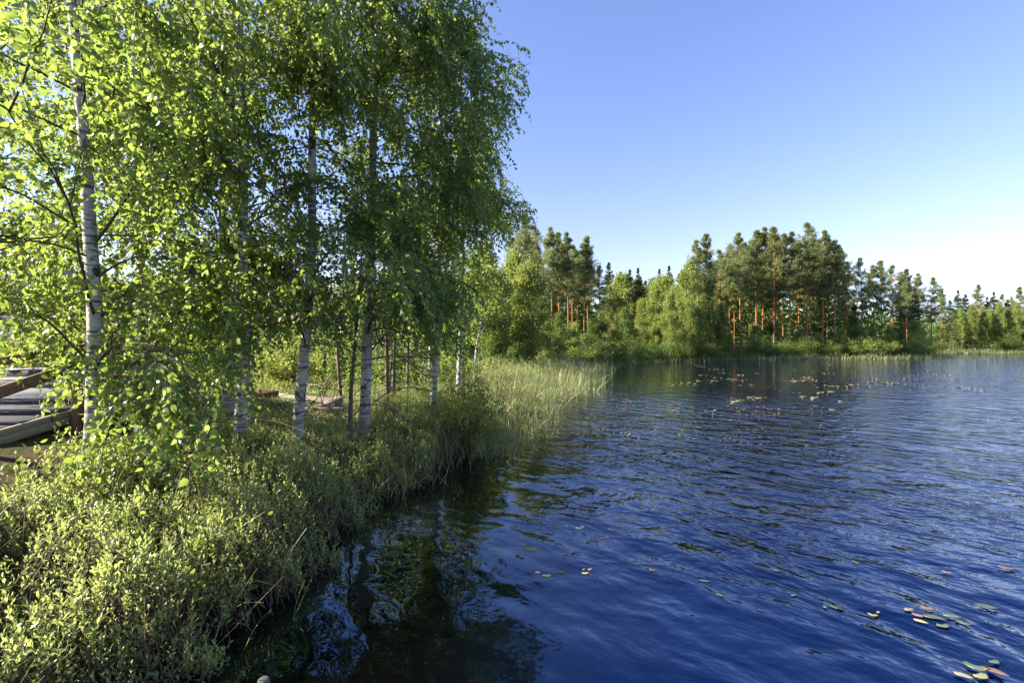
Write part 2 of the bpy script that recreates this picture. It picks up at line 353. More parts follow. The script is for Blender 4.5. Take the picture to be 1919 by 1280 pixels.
def make_birch(label, pts, r0, seed, nl, hmin, limbL, tw, leafL, az_bias=None, bias=0., spacing=.034, cat='birch tree', keep=True, bark='birch_bark', lm='birch_leaf', group=None, name='birch_tree', twL=(.35, 1.15), droop=.3):
    rng = np.random.default_rng(seed)
    base = np.array(pts[0], float); base[2] = gz(base[0], base[1]) - .06
    pts = [tuple(base)] + list(pts[1:])
    tl = trunk_line(pts); H = tl[-1, 2] - base[2]; hz = (tl[:, 2] - base[2]) / H
    root = thing(name, label, cat, tuple(base), group=group)
    g = Geo(); rr = r0 * (np.clip(1 - hz, .02, 1) ** .75) * (1 + .55 * np.exp(-hz * H / .2))
    rr *= 1 + .03 * rng.normal(0, 1, len(rr))
    tubes(g, tl, rr, 14, .5, 0)
    # limbs
    h = hmin + (H * .97 - hmin) * np.sort(rng.random(nl)) ** 1.15
    az = rng.random(nl) * 2 * math.pi
    if az_bias is not None:
        m = rng.random(nl) < bias; az[m] = az_bias + rng.normal(0, .75, m.sum())
    P0 = np.stack([np.interp(h, tl[:, 2] - base[2], tl[:, i]) for i in range(3)], -1)
    el = np.radians(rng.uniform(5, 55, nl)); f = (h - hmin) / (H - hmin)
    L = limbL * (1 - .62 * f) * rng.uniform(.55, 1.15, nl)
    D0 = np.stack([np.cos(az) * np.cos(el), np.sin(az) * np.cos(el), np.sin(el)], -1)
    lp = grow(P0, D0, L, 9, rng.uniform(.04, .16, nl), .09, rng)
    r1 = np.interp(h, tl[:, 2] - base[2], rr) * rng.uniform(.14, .27, nl)
    lr = r1[:, None] * np.linspace(1, .22, 9)[None] + .0015
    if keep:
        ex, ey = proj(lp); ok = (ex < right_edge(ey) - 4).all(1)
        ok &= (lp[:, :, 1].min(1) > 2.4)
        lp, lr, L, az, el = lp[ok], lr[ok], L[ok], az[ok], el[ok]; nl = len(lp)
    tubes(g, lp, lr, 5, .5, 1)
    # side branches
    ns = 6; k = np.repeat(np.arange(nl), ns); t = rng.uniform(.28, 1, len(k)); fi = t * 8; i0 = np.minimum(fi.astype(int), 7); fr = (fi - i0)[:, None]
    sp = lp[k, i0] * (1 - fr) + lp[k, i0 + 1] * fr; dd = nrm(lp[k, i0 + 1] - lp[k, i0])
    sd = nrm(dd + rng.normal(0, .55, (len(k), 3)) + np.array([0, 0, .12])); sl = L[k] * rng.uniform(.22, .5, len(k))
    sb = grow(sp, sd, sl, 6, rng.uniform(.08, .22, len(k)), .12, rng)
    if keep:
        ex, ey = proj(sb); ok = (ex < right_edge(ey) + 2).all(1); sb, k = sb[ok], k[ok]
    tubes(g, sb, np.linspace(.0065, .0025, 6)[None] * rng.uniform(.7, 1.5, (len(k), 1)), 3, .5, 1)
    # hanging twigs
    nt = tw; k2 = rng.integers(0, len(k), nt); t = rng.uniform(.15, 1, nt); fi = t * 5; i0 = np.minimum(fi.astype(int), 4); fr = (fi - i0)[:, None]
    tp = sb[k2, i0] * (1 - fr) + sb[k2, i0 + 1] * fr; td = nrm(nrm(sb[k2, i0 + 1] - sb[k2, i0]) + rng.normal(0, .5, (nt, 3)))
    tL = rng.uniform(*twL, nt) * rng.uniform(.6, 1, nt); dr = droop * rng.uniform(.4, 1.6, nt)
    tp_ = grow(tp, td, tL, 8, dr, .10, rng)
    if keep:
        ok = keep_leaf(tp_[:, 3], rng) & (proj(tp_)[0].max(1) < right_edge(proj(tp_)[1]).max(1) + 12); tp_, tL = tp_[ok], tL[ok]
    tubes(g, tp_, np.linspace(.0024, .0011, 8)[None] * np.ones((len(tp_), 1)), 3, .5, 1)
    part('trunk', g, [M[bark], M['twig'] if bark == 'birch_bark' else M[bark]], root, True, base)
    # leaves
    mx = int(max(tL) / spacing) + 1; tt = (np.arange(mx)[None] + rng.random((len(tp_), mx))) * spacing / tL[:, None]; sel = (tt < 1) & (tt > .06)
    a, b = np.nonzero(sel); t = tt[a, b] * 7; i0 = np.minimum(t.astype(int), 6); fr = (t - i0)[:, None]
    q = tp_[a, i0] * (1 - fr) + tp_[a, i0 + 1] * fr; dd = nrm(tp_[a, i0 + 1] - tp_[a, i0])
    n = len(q); side = rng.normal(0, 1, (n, 3)); side[:, 2] *= .4
    D = nrm(dd * .35 + nrm(side) * .75 + np.array([0, 0, -.62]) * rng.uniform(.2, 1.6, (n, 1)))
    q = q + D * rng.uniform(.006, .02, (n, 1))
    if keep:
        qx, qy = proj(q); ok = (qx < right_edge(qy) + 14) & (rng.random(n) < .93); q, D = q[ok], D[ok]; n = len(q)
    ll = leafL * np.clip(rng.normal(1.0, .24, n), .45, 1.5)
    gl = Geo(); leaves(gl, q, D, ll, ll * rng.uniform(.78, .98, n), LEAF_BIRCH, rng)
    part('crown', gl, M[lm], root, False, base)
    return n

def pxl(d, *p):
    return [(PX(a, d), d, PZ(b, d)) for a, b in p]
CAMAZ = R(-60)
NL = []
def nb(*a, **k): NL.append(make_birch(*a, **k))
nb('nearest white birch with forked upper trunk beside the wooden steps', pxl(5.0, (172, 900), (176, 760), (180, 600), (168, 440), (160, 290), (146, 130), (134, 0), (120, -250), (118, -620)), .078, 1, 52, .9, 2.2, 2850, .056, R(-40), .35, twL=(.3, 1.25))
nb('slender birch half hidden in leaves, second from the left', pxl(7.2, (262, 800), (262, 600), (264, 400), (250, 170), (236, 30), (222, -250), (215, -500)), .07, 2, 46, .9, 2.3, 2050, .056, CAMAZ, .4)
nb('straight birch with cracked dark bark, left one of the close pair', pxl(7.7, (428, 800), (428, 640), (417, 380), (420, 290), (428, 130), (425, 0), (420, -250), (418, -450)), .088, 3, 46, 1.5, 2.3, 1950, .055, CAMAZ, .4)
nb('pale birch with a gently bowed trunk, right one of the close pair', pxl(6.4, (448, 840), (455, 720), (464, 620), (452, 500), (456, 400), (454, 190), (448, 0), (446, -250), (446, -560)), .08, 4, 46, 1.5, 2.3, 2200, .054, CAMAZ, .4)
nb('birch with dark blotched base leaning right in front of the timber frame', pxl(7.0, (556, 830), (563, 720), (578, 600), (585, 460), (585, 170), (590, 0), (596, -250), (600, -520)), .078, 5, 48, 1.5, 2.4, 2400, .053, CAMAZ, .45)
nb('thick clean white birch with a dark scar low on its trunk', pxl(8.0, (682, 800), (688, 640), (690, 560), (697, 440), (699, 250), (706, 100), (710, 0), (716, -250), (718, -430)), .094, 6, 60, 1.4, 2.8, 4200, .052, R(-35), .5)
nb('outermost leafy birch hanging over the water at the right end of the row', pxl(9.4, (812, 770), (815, 640), (822, 480), (826, 300), (826, 100), (824, -60), (820, -300)), .07, 7, 66, .8, 2.7, 5000, .051, R(-50), .35)
nb('leafy birch cut by the left edge of the view behind the steps', pxl(8.6, (-20, 800), (-18, 500), (-14, 200), (-10, -150)), .085, 8, 54, 1.5, 2.6, 1500, .06, R(-60), .5)
nb('birch farther back in the thicket whose crown closes the row above the reeds', pxl(12.5, (858, 740), (862, 640), (868, 480), (866, 300), (862, 150)), .07, 9, 56, .9, 2.3, 2300, .055, R(-20), .35)
print('birch leaves', NL)

# young trees in the row
make_birch('young birch sapling with thin dark stem in front of the slender birch', pxl(4.7, (290, 900), (288, 800), (284, 700), (276, 600), (272, 520)), .018, 25, 20, .25, .7, 230, .056, None, 0, .045, 'sapling', True, 'grey_bark', 'birch_leaf', None, 'young_tree', (.2, .5), .1)
make_birch('grey barked alder sapling with wide bare lower branches between two birches', pxl(7.4, (655, 820), (657, 740), (668, 610), (678, 480), (684, 380)), .038, 21, 20, .35, 1.5, 260, .055, R(-20), .4, .06, 'sapling', True, 'grey_bark', 'birch_leaf', None, 'alder_sapling', (.15, .4), .05)
for i, (px, d, py0, topx, topy, lab) in enumerate([
        (736, 11.0, 765, 742, 560, 'thin grey stem sapling right of the thick white birch'), (762, 12.5, 745, 768, 560, 'slim young tree with dark stem farther back beside the reeds'),
        (803, 14.0, 735, 812, 520, 'young white birch leaning slightly right in the bank thicket'), (860, 18.0, 700, 862, 540, 'thin straight birch with blotched white stem in the bank thicket')]):
    make_birch(lab, pxl(d, (px, py0), ((px + topx) / 2, (py0 + topy) / 2), (topx, topy), (topx + 3, topy - 60)), .045 if i < 2 else .06, 31 + i, 18, .9, 1.2, 420, .06, None, 0, .05, 'sapling', True, 'grey_bark' if i < 2 else 'birch_bark', 'birch_leaf', None, 'young_tree', (.2, .6), .12)

# bare broken stems
def stem(label, d, pts, r, name='dead_stem', mat='dead_bark'):
    p = pxl(d, *pts); b = np.array(p[0]); b[2] = gz(b[0], b[1]) - .05; p[0] = tuple(b)
    tl = trunk_line(p, 10); g = Geo(); tubes(g, tl, r * np.linspace(1.15, .8, 10), 9, .5, 0, cap=True)
    o = link(name, g.mesh(name, M[mat], True, b), None, tuple(b)); tag(o, label, 'dead tree'); return o
stem('brown dead stem broken off at the top, right of the white birch', 10.5, ((727, 745), (725, 680), (724, 605)), .045)
stem('thin leaning dead stem with broken top behind the timber frame', 11.5, ((640, 760), (635, 700), (631, 648)), .04)
stem('white birch stub leaning right at the edge of the reeds', 19, ((888, 690), (893, 650), (903, 596)), .055, 'birch_stub', 'birch_bark')

# ------------------------------------------------------------------ sweet gale along the water
def scatter(rng, n, x0, x1, y0, y1, d0, d1, cull=None):
    x = rng.uniform(x0, x1, n); y = rng.uniform(y0, y1, n); sd = shore_dist(x, y)
    ok = (sd > d0) & (sd < d1) & (np.abs(x) < 1.13 * y + 1.2)
    if cull is not None: ok &= cull(x, y, sd)
    return x[ok], y[ok], sd[ok]

def sprigs(g, gs, x, y, z, hfrac, rng, leafL, nleaf, tip=.11, spread=.8):
    n = len(x); P = np.stack([x, y, z], -1)
    ax = nrm(np.stack([rng.normal(0, .35, n), rng.normal(0, .35, n), np.ones(n)], -1))
    k = np.repeat(np.arange(n), nleaf); t = np.tile(np.arange(nleaf) / (nleaf - 1), n) ; j = rng.random(len(k)) * .08
    phi = np.tile(np.arange(nleaf) * 2.4, n) + np.repeat(rng.random(n) * 6.28, nleaf)
    A = nrm(np.cross(ax, np.array([1., .3, 0]))); B = np.cross(ax, A)
    rad = A[k] * np.cos(phi)[:, None] + B[k] * np.sin(phi)[:, None]
    q = P[k] + ax[k] * ((t + j - .75) * tip * (1 + .5 * rng.random(len(k))))[:, None]
    D = nrm(rad * spread * (1.15 - .75 * t)[:, None] + ax[k] * (.35 + .7 * t)[:, None] + rng.normal(0, .12, (len(k), 3)))
    rn = np.clip(np.repeat(rng.random(n), nleaf) * .5 + t * .3 + rng.random(len(k)) * .22, 0, .995)
    L = leafL * rng.uniform(.7, 1.2, len(k)) * (1 - .25 * t)
    leaves(g, q, D, L, L * rng.uniform(.32, .44, len(k)), LEAF_GALE, rng, nb=ax[k] + rng.normal(0, .25, (len(k), 3)), rnd=rn)
    if gs is not None:
        zb = gh(x, y) - .02; lean = rng.normal(0, .12, (n, 2))
        b = np.stack([x + lean[:, 0], y + lean[:, 1], zb], -1); m = (b + P) / 2 + rng.normal(0, .03, (n, 3))
        tubes(gs, np.stack([b, m, P, P + ax * tip * .4], 1), np.array([[.004, .0032, .002, .001]]) * np.ones((n, 1)), 3, .4, 1)

rng = np.random.default_rng(5)
g = Geo()
def hum(x, y): return .5 + .3 * np.sin(x * 3.1 + 1.7 * np.sin(y * 1.9)) * np.sin(y * 2.6 + x) + .22 * np.sin(x * 7.3 + y * 5.1) * np.sin(y * 6.1 - x * 2.2)
def gale(n, x0, x1, y0, y1, d0, d1, hh, leafL, nleaf, cull=None, tip=.11):
    x, y, sd = scatter(rng, n, x0, x1, y0, y1, d0, d1, cull)
    f = hum(x, y); ok = (rng.random(len(x)) < .08 + 1.35 * f) & (sd > .22 * np.sin(y * 4.3 + x) * np.sin(y * 9.1) - .08); x, y, sd, f = x[ok], y[ok], sd[ok], f[ok]
    hf = 1 - rng.random(len(x)) ** 1.6 * .75
    edge = np.clip((sd + .35) / .5, .25, 1); ppx = CX + x / y * F
    edge = edge * np.where((ppx > 415) & (ppx < 705) & (y > 6), np.clip((8.3 - y) / 2.6, .06, 1), 1)
    z = np.maximum(gh(x, y), -.02) + hh * (.32 + 1.1 * f) * hf * edge
    sprigs(g, g, x, y, z, hf, rng, leafL, nleaf, tip); return len(x)
notpath = lambda x, y, sd: ~((x < -4.1) & (y > 3.9 + .0 * x))
c1 = gale(21000, -5.2, -1.2, .9, 9.6, -.32, 2.6, .5, .048, 12, notpath, .13)
c2 = gale(9000, -6.5, .6, 6.5, 14, -.1, 5.0, .45, .036, 11, lambda x, y, sd: sd > .0)
c3 = gale(16000, -6, 8, 13, 46, .8, 9, .75, .07, 9, None, .2)
print('gale', c1, c2, c3)
x, y, sd = scatter(rng, 700, -5.2, -1.2, 1.2, 9.6, -.1, 2.6, notpath); n = len(x)
P = grow(np.stack([x, y, gh(x, y)], -1), np.stack([rng.normal(0, .45, n), rng.normal(0, .45, n), np.ones(n)], -1), rng.uniform(.35, .75, n), 5, .02, .08, rng)
tubes(g, P, np.array([[.004, .0034, .0028, .002, .001]]) * np.ones((n, 1)), 3, .5, 2)
tag(link('sweet_gale_shrubs', g.mesh('sweet_gale_shrubs', [M['gale_leaf'], M['twig'], M['dead_bark']])), 'low sweet gale shrubs covering the bank along the water', kind='stuff')

# meadow plants further inland
g = Geo(); rng = np.random.default_rng(8)
def meadow(n, x0, x1, y0, y1, d0, d1, L, hh, cull=None):
    x, y, sd = scatter(rng, n, x0, x1, y0, y1, d0, d1, cull); n = len(x)
    hz = rng.random(n) * hh * (.4 + hum(x * .5, y * .5))
    P = np.stack([x, y, gh(x, y) + hz], -1); D = np.stack([rng.normal(0, 1, n), rng.normal(0, 1, n), rng.uniform(-.1, 1.3, n)], -1)
    l = L * rng.uniform(.5, 1.2, n); leaves(g, P, D, l, l * .5, LEAF_OVAL, rng)
path = lambda x, y, sd: ~((x < -4.3) & (y > 4.4) & (y < 7.2) & (x > -6.2)) & ~((x < -5.6) & (y < 10) & (x > -9.5)) & ~((x / y > -.58) & (x / y < -.33) & (y > 8.6) & (y < 12.7))
meadow(26000, -9, -2, 4, 11, .8, 30, .045, .22, path)
meadow(45000, -26, 1, 9.5, 26, .6, 60, .07, .35, path)
meadow(16000, -46, 8, 24, 48, 3, 60, .16, .6)
clump = lambda x, y, sd: notpath(x, y, sd) & (np.sin(x * 2.3 + 1.1 * np.sin(y * 1.7)) * np.sin(y * 1.9 - x * .8) > .38)
x, y, sd = scatter(rng, 15000, -5, -1.4, 1.6, 9.5, .05, 2.8, clump); n = len(x)
P = np.stack([x, y, gh(x, y) + rng.uniform(.15, .72, n) * (.5 + .6 * hum(x, y))], -1); l = .058 * rng.uniform(.5, 1.2, n)
leaves(g, P, np.stack([rng.normal(0, 1, n), rng.normal(0, 1, n), rng.uniform(-.2, .9, n)], -1), l, l * .6, LEAF_OVAL, rng)
tag(link('meadow_plants', g.mesh('meadow_plants', M['meadow'])), 'leafy low plants and berry shrubs over the yard behind the birches', kind='stuff')

# reeds and sedge
def blades(g, x, y, z, h, w, rng, bend=.35, K=5, lean=(.12, -.05), rnd=None):
    n = len(x); P0 = np.stack([x, y, z], -1)
    D0 = nrm(np.stack([rng.normal(lean[0], .3, n), rng.normal(lean[1], .3, n), np.ones(n)], -1))
    P = grow(P0, D0, h, K, bend * rng.random(n) ** 2, .05, rng)
    T = nrm(np.gradient(P, axis=1)); s = rng.normal(0, 1, (n, 3)); s[:, 2] = 0; B = nrm(np.cross(T, s[:, None, :]))
    ww = (np.broadcast_to(w, n)[:, None] * np.linspace(1, .12, K)[None] ** .7)[:, :, None] * .5
    V = np.stack([P - B * ww, P + B * ww], 2); idx = np.arange(n * K * 2).reshape(n, K, 2)
    Q = np.stack([idx[:, :-1, 0], idx[:, :-1, 1], idx[:, 1:, 1], idx[:, 1:, 0]], -1).reshape(-1, 4)
    r = rng.random(n) if rnd is None else rnd
    g.add(V, Q=Q, rnd=(np.zeros(0), np.repeat(r, K - 1)))
g = Geo(); rng = np.random.default_rng(11)
def reeds(n, x0, x1, y0, y1, d0, d1, h, w, bend=.35, dens=None):
    x, y, sd = scatter(rng, n, x0, x1, y0, y1, d0, d1)
    if dens is not None:
        ok = rng.random(len(x)) < dens(x, y, sd); x, y, sd = x[ok], y[ok], sd[ok]
    hh = h * rng.uniform(.5, 1.15, len(x)) * np.clip(.8 + .35 * np.sin(x * 1.1 + y * .4), .6, 1.2)
    blades(g, x, y, np.maximum(gh(x, y), -.05), hh, w * rng.uniform(.6, 1.3, len(x)), rng, bend)
edge = lambda k: (lambda x, y, sd: np.clip(1 + sd / k, 0, 1) ** 2)
reeds(2200, -2.2, .8, 5.6, 10, -.6, .6, .55, .010, .3, lambda x, y, sd: edge(.7)(x, y, sd) * (np.sin(x * 3 + y * 5.3) > -.1))
reeds(1500, -3.0, -1.0, 1.4, 7, -.4, .35, .48, .007, .4, lambda x, y, sd: edge(.5)(x, y, sd) * (np.sin(x * 5 + y * 4.3) > .2))
reeds(15000, -2, 3.2, 8.5, 20, -1.4, 1.9, .72, .014, .45, edge(1.3))
reeds(24000, 0, 9, 18, 48, -2.2, 3.4, .85, .026, .45, edge(2.4))
reeds(30000, 5, 44, 44, 73, -3.2, 2.2, .95, .045, .3, edge(3.2))
reeds(22000, 40, 92, 62, 100, -3.6, 2.0, .9, .055, .3, edge(3.6))
reeds(42000, 64, 200, 106, 136, -5, 7, 1.2, .09, .3)
tag(link('reeds', g.mesh('reeds', M['reed'])), 'reeds and sedge standing along the shoreline', kind='stuff')
g = Geo(); rng = np.random.default_rng(12)
x, y, sd = scatter(rng, 900, -5, -1.4, 1.2, 9, -.2, 3, notpath)
blades(g, x, y, gh(x, y), rng.uniform(.4, .8, len(x)), .006, rng, .55)
x, y, sd = scatter(rng, 9000, -16, -1, 7, 24, .5, 30, path)
blades(g, x, y, gh(x, y), rng.uniform(.15, .5, len(x)), .010, rng, .4)
x, y, sd = scatter(rng, 2600, 2, 9, 22, 44, -.6, 2.5)
blades(g, x, y, gh(x, y), rng.uniform(.5, 1.25, len(x)), .02, rng, .5, rnd=rng.uniform(.75, 1, len(x)))
x, y, sd = scatter(rng, 900, -1.4, 3, 8.5, 20, -.8, 1.8)
blades(g, x, y, gh(x, y), rng.uniform(.5, 1.0, len(x)), .012, rng, .6, rnd=rng.uniform(.8, 1, len(x)))
tag(link('grass', g.mesh('grass', M['reed'])), 'long thin grass blades among the shrubs', kind='stuff')

# ------------------------------------------------------------------ prototypes of distant trees
OFF = (0, -300, 0)
def proto(name, cat):
    return thing(name, '', cat, OFF)
def pine(seed, H=20., r=.15, c0=.44, wid=2.6):
    rng = np.random.default_rng(seed); root = proto('pine_tree', 'pine tree'); g = Geo()
    t = np.linspace(0, 1, 16); tl = np.stack([.25 * np.sin(t * 2.2 + seed) * t, .25 * np.cos(t * 2.6 + seed) * t, t * H], -1); tl[:, :2] -= tl[0, :2]
    tubes(g, tl, r * (1 - t * .86), 8)
    nbr = 62; f = np.sort(rng.random(nbr)) ** .9; h = H * (c0 + (1 - c0) * f * .99)
    az = rng.random(nbr) * 6.28; prof = np.interp(f, [0, .25, .6, .86, 1], [.6, 1, .76, .34, .06]) * wid * rng.uniform(.4, 1.3, nbr)
    el = np.radians(rng.uniform(-5, 30, nbr) + 28 * f)
    P0 = np.stack([np.interp(h, tl[:, 2], tl[:, i]) for i in range(3)], -1)
    D = np.stack([np.cos(az) * np.cos(el), np.sin(az) * np.cos(el), np.sin(el)], -1)
    bp = grow(P0, D, prof, 6, rng.uniform(-.14, .06, nbr), .1, rng)
    tubes(g, bp, np.linspace(.045, .012, 6)[None] * (prof[:, None] / wid), 4)
    nd = 9; a0 = rng.random(nd) * 6.28; h0 = H * rng.uniform(.25, c0, nd)
    d0 = grow(np.stack([np.interp(h0, tl[:, 2], tl[:, i]) for i in range(3)], -1), np.stack([np.cos(a0), np.sin(a0), rng.uniform(-.2, .3, nd)], -1), rng.uniform(.4, 1.2, nd), 4, .05, .12, rng)
    tubes(g, d0, np.linspace(.025, .008, 4)[None] * np.ones((nd, 1)), 3)
    part('trunk', g, M['pine_bark'], root, True)
    gc = Geo(); nt = 17; k = np.repeat(np.arange(nbr), nt); tt = rng.uniform(.3, 1.02, len(k)); fi = np.clip(tt * 5, 0, 4.999); i0 = fi.astype(int); fr = (fi - i0)[:, None]
    c = bp[k, i0] * (1 - fr) + bp[k, i0 + 1] * fr + rng.normal(0, 1, (len(k), 3)) * np.array([.34, .34, .17]) * (prof[k] / wid)[:, None]
    m = 11; kk = np.repeat(np.arange(len(c)), m); dirs = nrm(rng.normal(0, 1, (len(kk), 3)) + np.array([0, 0, .55]))
    q = c[kk] + dirs * rng.uniform(0, .26, (len(kk), 1))
    rn = np.clip(np.repeat(rng.random(len(c)), m) * .6 + rng.random(len(kk)) * .4, 0, 1)
    leaves(gc, q, dirs, rng.uniform(.16, .34, len(kk)), .085, LEAF_TRI, rng, rnd=rn)
    part('crown', gc, M['pine_needle'], root); root['H'] = H; return root
def spruce(seed, H=18., wid=3.0):
    rng = np.random.default_rng(seed); root = proto('spruce_tree', 'spruce tree'); g = Geo(); t = np.linspace(0, 1, 12)
    tl = np.stack([t * 0, t * 0, t * H], -1); tubes(g, tl, .16 * (1 - t * .93), 7); part('trunk', g, M['grey_bark'], root, True)
    nbr = 280; f = np.sort(rng.random(nbr)) ** .85; h = H * (.06 + .93 * f); az = rng.random(nbr) * 6.28
    L = wid * (1 - f) ** .8 * rng.uniform(.65, 1.1, nbr) + .3 * (1 - f ** 6); el = np.radians(-12 + 40 * f + rng.normal(0, 6, nbr))
    P0 = np.stack([0 * h, 0 * h, h], -1); D = np.stack([np.cos(az) * np.cos(el), np.sin(az) * np.cos(el), np.sin(el)], -1)
    bp = grow(P0, D, L, 6, .03, .05, rng); gc = Geo()
    m = 46; k = np.repeat(np.arange(nbr), m); tt = rng.random(len(k)) ** .8; fi = np.clip(tt * 5, 0, 4.999); i0 = fi.astype(int); fr = (fi - i0)[:, None]
    q = bp[k, i0] * (1 - fr) + bp[k, i0 + 1] * fr; dd = nrm(bp[k, i0 + 1] - bp[k, i0])
    D2 = nrm(dd * .7 + rng.normal(0, .5, (len(k), 3)) + np.array([0, 0, -.45]))
    leaves(gc, q, D2, rng.uniform(.2, .5, len(k)) * (1 - .35 * f[k]), .17, LEAF_TRI, rng, rnd=np.clip(.6 * tt + .4 * rng.random(len(k)), 0, 1))
    part('crown', gc, M['spruce_needle'], root); root['H'] = H; return root
def decid(seed, H=11., wid=2.3, c0=.22, nleaf=10000, L=.19, lm='young_leaf', name='birch_tree', cat='birch tree', bark='birch_bark', r=.07, stems=1):
    rng = np.random.default_rng(seed); root = proto(name, cat); g = Geo(); gc = Geo()
    for s in range(stems):
        t = np.linspace(0, 1, 12); w = rng.normal(0, .05, 2) * H * (1 if stems > 1 else .6); Hs = H * (1 if s == 0 else rng.uniform(.7, .95))
        tl = np.stack([w[0] * t ** 1.5 + (.3 * rng.normal() if s else 0) + .06 * np.sin(t * 7), w[1] * t ** 1.5 + .06 * np.cos(t * 6 + s), t * Hs], -1); tubes(g, tl, r * (1 - t * .9), 7)
        nbr = int(44 / stems) + 8; f = np.sort(rng.random(nbr)); h = Hs * (c0 + (1 - c0) * f * .98); az = rng.random(nbr) * 6.28
        prof = np.interp(f, [0, .15, .4, .75, 1], [.45, .85, 1, .6, .08]) * wid * rng.uniform(.5, 1.2, nbr); el = np.radians(rng.uniform(10, 50, nbr))
        P0 = np.stack([np.interp(h, tl[:, 2], tl[:, i]) for i in range(3)], -1)
        bp = grow(P0, np.stack([np.cos(az) * np.cos(el), np.sin(az) * np.cos(el), np.sin(el)], -1), prof, 6, rng.uniform(0, .14, nbr), .12, rng)
        tubes(g, bp, np.linspace(.02, .005, 6)[None] * np.ones((nbr, 1)), 3)
        n = nleaf // stems; nc = 230 // stems; kc = rng.integers(0, nbr, nc); tc = rng.uniform(.3, 1.05, nc); fi = np.clip(tc * 5, 0, 4.999); i0 = fi.astype(int); fr = (fi - i0)[:, None]
        cc = bp[kc, i0] * (1 - fr) + bp[kc, i0 + 1] * fr; k = rng.integers(0, nc, n)
        q = cc[k] + rng.normal(0, 1, (n, 3)) * np.array([.27, .27, .25]) * (wid / 1.9)
        D = nrm(rng.normal(0, 1, (n, 3)) + np.array([0, 0, -.4])); l = L * rng.uniform(.6, 1.25, n)
        leaves(gc, q, D, l, l * .75, LEAF_OVAL, rng, rnd=np.clip(.55 * rng.random(nc)[k] + .45 * rng.random(n), 0, 1))
    part('trunk', g, M[bark], root, True); part('crown', gc, M[lm], root); root['H'] = H; return root
def bushp(seed, H=2., wid=1.5, nleaf=5500, L=.1, lm='shrub_leaf', name='willow_bush', cat='bush'):
    rng = np.random.default_rng(seed); root = proto(name, cat); g = Geo(); gc = Geo(); ns = 26
    az = rng.random(ns) * 6.28; el = np.radians(rng.uniform(35, 88, ns)); L0 = H * rng.uniform(.55, 1.1, ns)
    bp = grow(np.stack([rng.normal(0, .12, ns), rng.normal(0, .12, ns), np.zeros(ns)], -1), np.stack([np.cos(az) * np.cos(el) * wid / 1.2, np.sin(az) * np.cos(el) * wid / 1.2, np.sin(el)], -1), L0, 6, .05, .1, rng)
    tubes(g, bp, np.linspace(.016, .004, 6)[None] * np.ones((ns, 1)), 4)
    nc = 130; kc = rng.integers(0, ns, nc); fi = np.clip(rng.uniform(.25, 1.02, nc) * 5, 0, 4.999); i0 = fi.astype(int); fr = (fi - i0)[:, None]
    cc = bp[kc, i0] * (1 - fr) + bp[kc, i0 + 1] * fr + rng.normal(0, .1, (nc, 3)); k = rng.integers(0, nc, nleaf)
    q = cc[k] + rng.normal(0, 1, (nleaf, 3)) * .15 * H / 2; q[:, 2] = np.maximum(q[:, 2], .04)
    l = L * rng.uniform(.6, 1.2, nleaf); leaves(gc, q, rng.normal(0, 1, (nleaf, 3)) + np.array([0, 0, .3]), l, l * .55, LEAF_OVAL, rng, rnd=np.clip(.5 * rng.random(nc)[k] + .5 * rng.random(nleaf), 0, 1))
    part('branches', g, M['twig'], root, True); part('foliage', gc, M[lm], root); root['H'] = H; return root

PINES = [pine(101), pine(102, 20, .14, .5, 2.5), pine(103, 20, .16, .45, 2.9), pine(104, 20, .14, .5, 2.3), pine(105, 20, .16, .4, 3.0)]
SPRUCES = [spruce(111, 18, 3.6), spruce(112, 18, 3.0), spruce(113, 18, 4.2)]
BIRCHES = [decid(121), decid(122, 12, 2.0, .24), decid(123, 10, 2.6, .12), decid(124, 11, 2.3, .16, lm='shrub_leaf'), decid(125, 9, 2.4, .1, lm='shrub_leaf', bark='grey_bark', stems=3)]
BUSHES = [bushp(131), bushp(132, 2, 1.9), bushp(133, 2, 1.2, lm='young_leaf'), bushp(134, 2.2, 1.6, 6500, .085)]
PROTOS = PINES + SPRUCES + BIRCHES + BUSHES
rt = random.Random(77)
def place(p, px, top, d, label, group=None, wx=1.):
    x = PX(px, d); z = gz(x, d) - .05; h = PZ(top, d) - z; s = h / p['H']
    return dup(p, (x, d, z), rt.random() * 6.28, (s * wx, s * wx, s), label, group)

ORD = ['first', 'second', 'third', 'fourth', 'fifth', 'sixth', 'seventh', 'eighth', 'ninth', 'tenth', 'eleventh', 'twelfth', 'thirteenth', 'fourteenth', 'fifteenth', 'sixteenth', 'seventeenth', 'eighteenth', 'nineteenth', 'twentieth']
def row(protos, lst, fmt, group, wx=1.):
    for i, e in enumerate(sorted(lst)):
        px, top, d = e[:3]; p = protos[e[3]] if len(e) > 3 else rt.choice(protos)
        place(p, px, top, d, fmt % ORD[i], group, wx)
def fill(protos, n, pxr, dr, tops, label, group, wx=1.):
    for i in range(n):
        px = rt.uniform(*pxr); d = rt.uniform(*dr); base = float(np.interp(px, tops[0], tops[1])); x = PX(px, d)
        if shore_dist(np.array([x]), np.array([d]))[0] < 1.5 or (440 < px < 690 and d < 29): continue
        place(rt.choice(protos), px, base + rt.uniform(4, 55), d, label, group, wx)
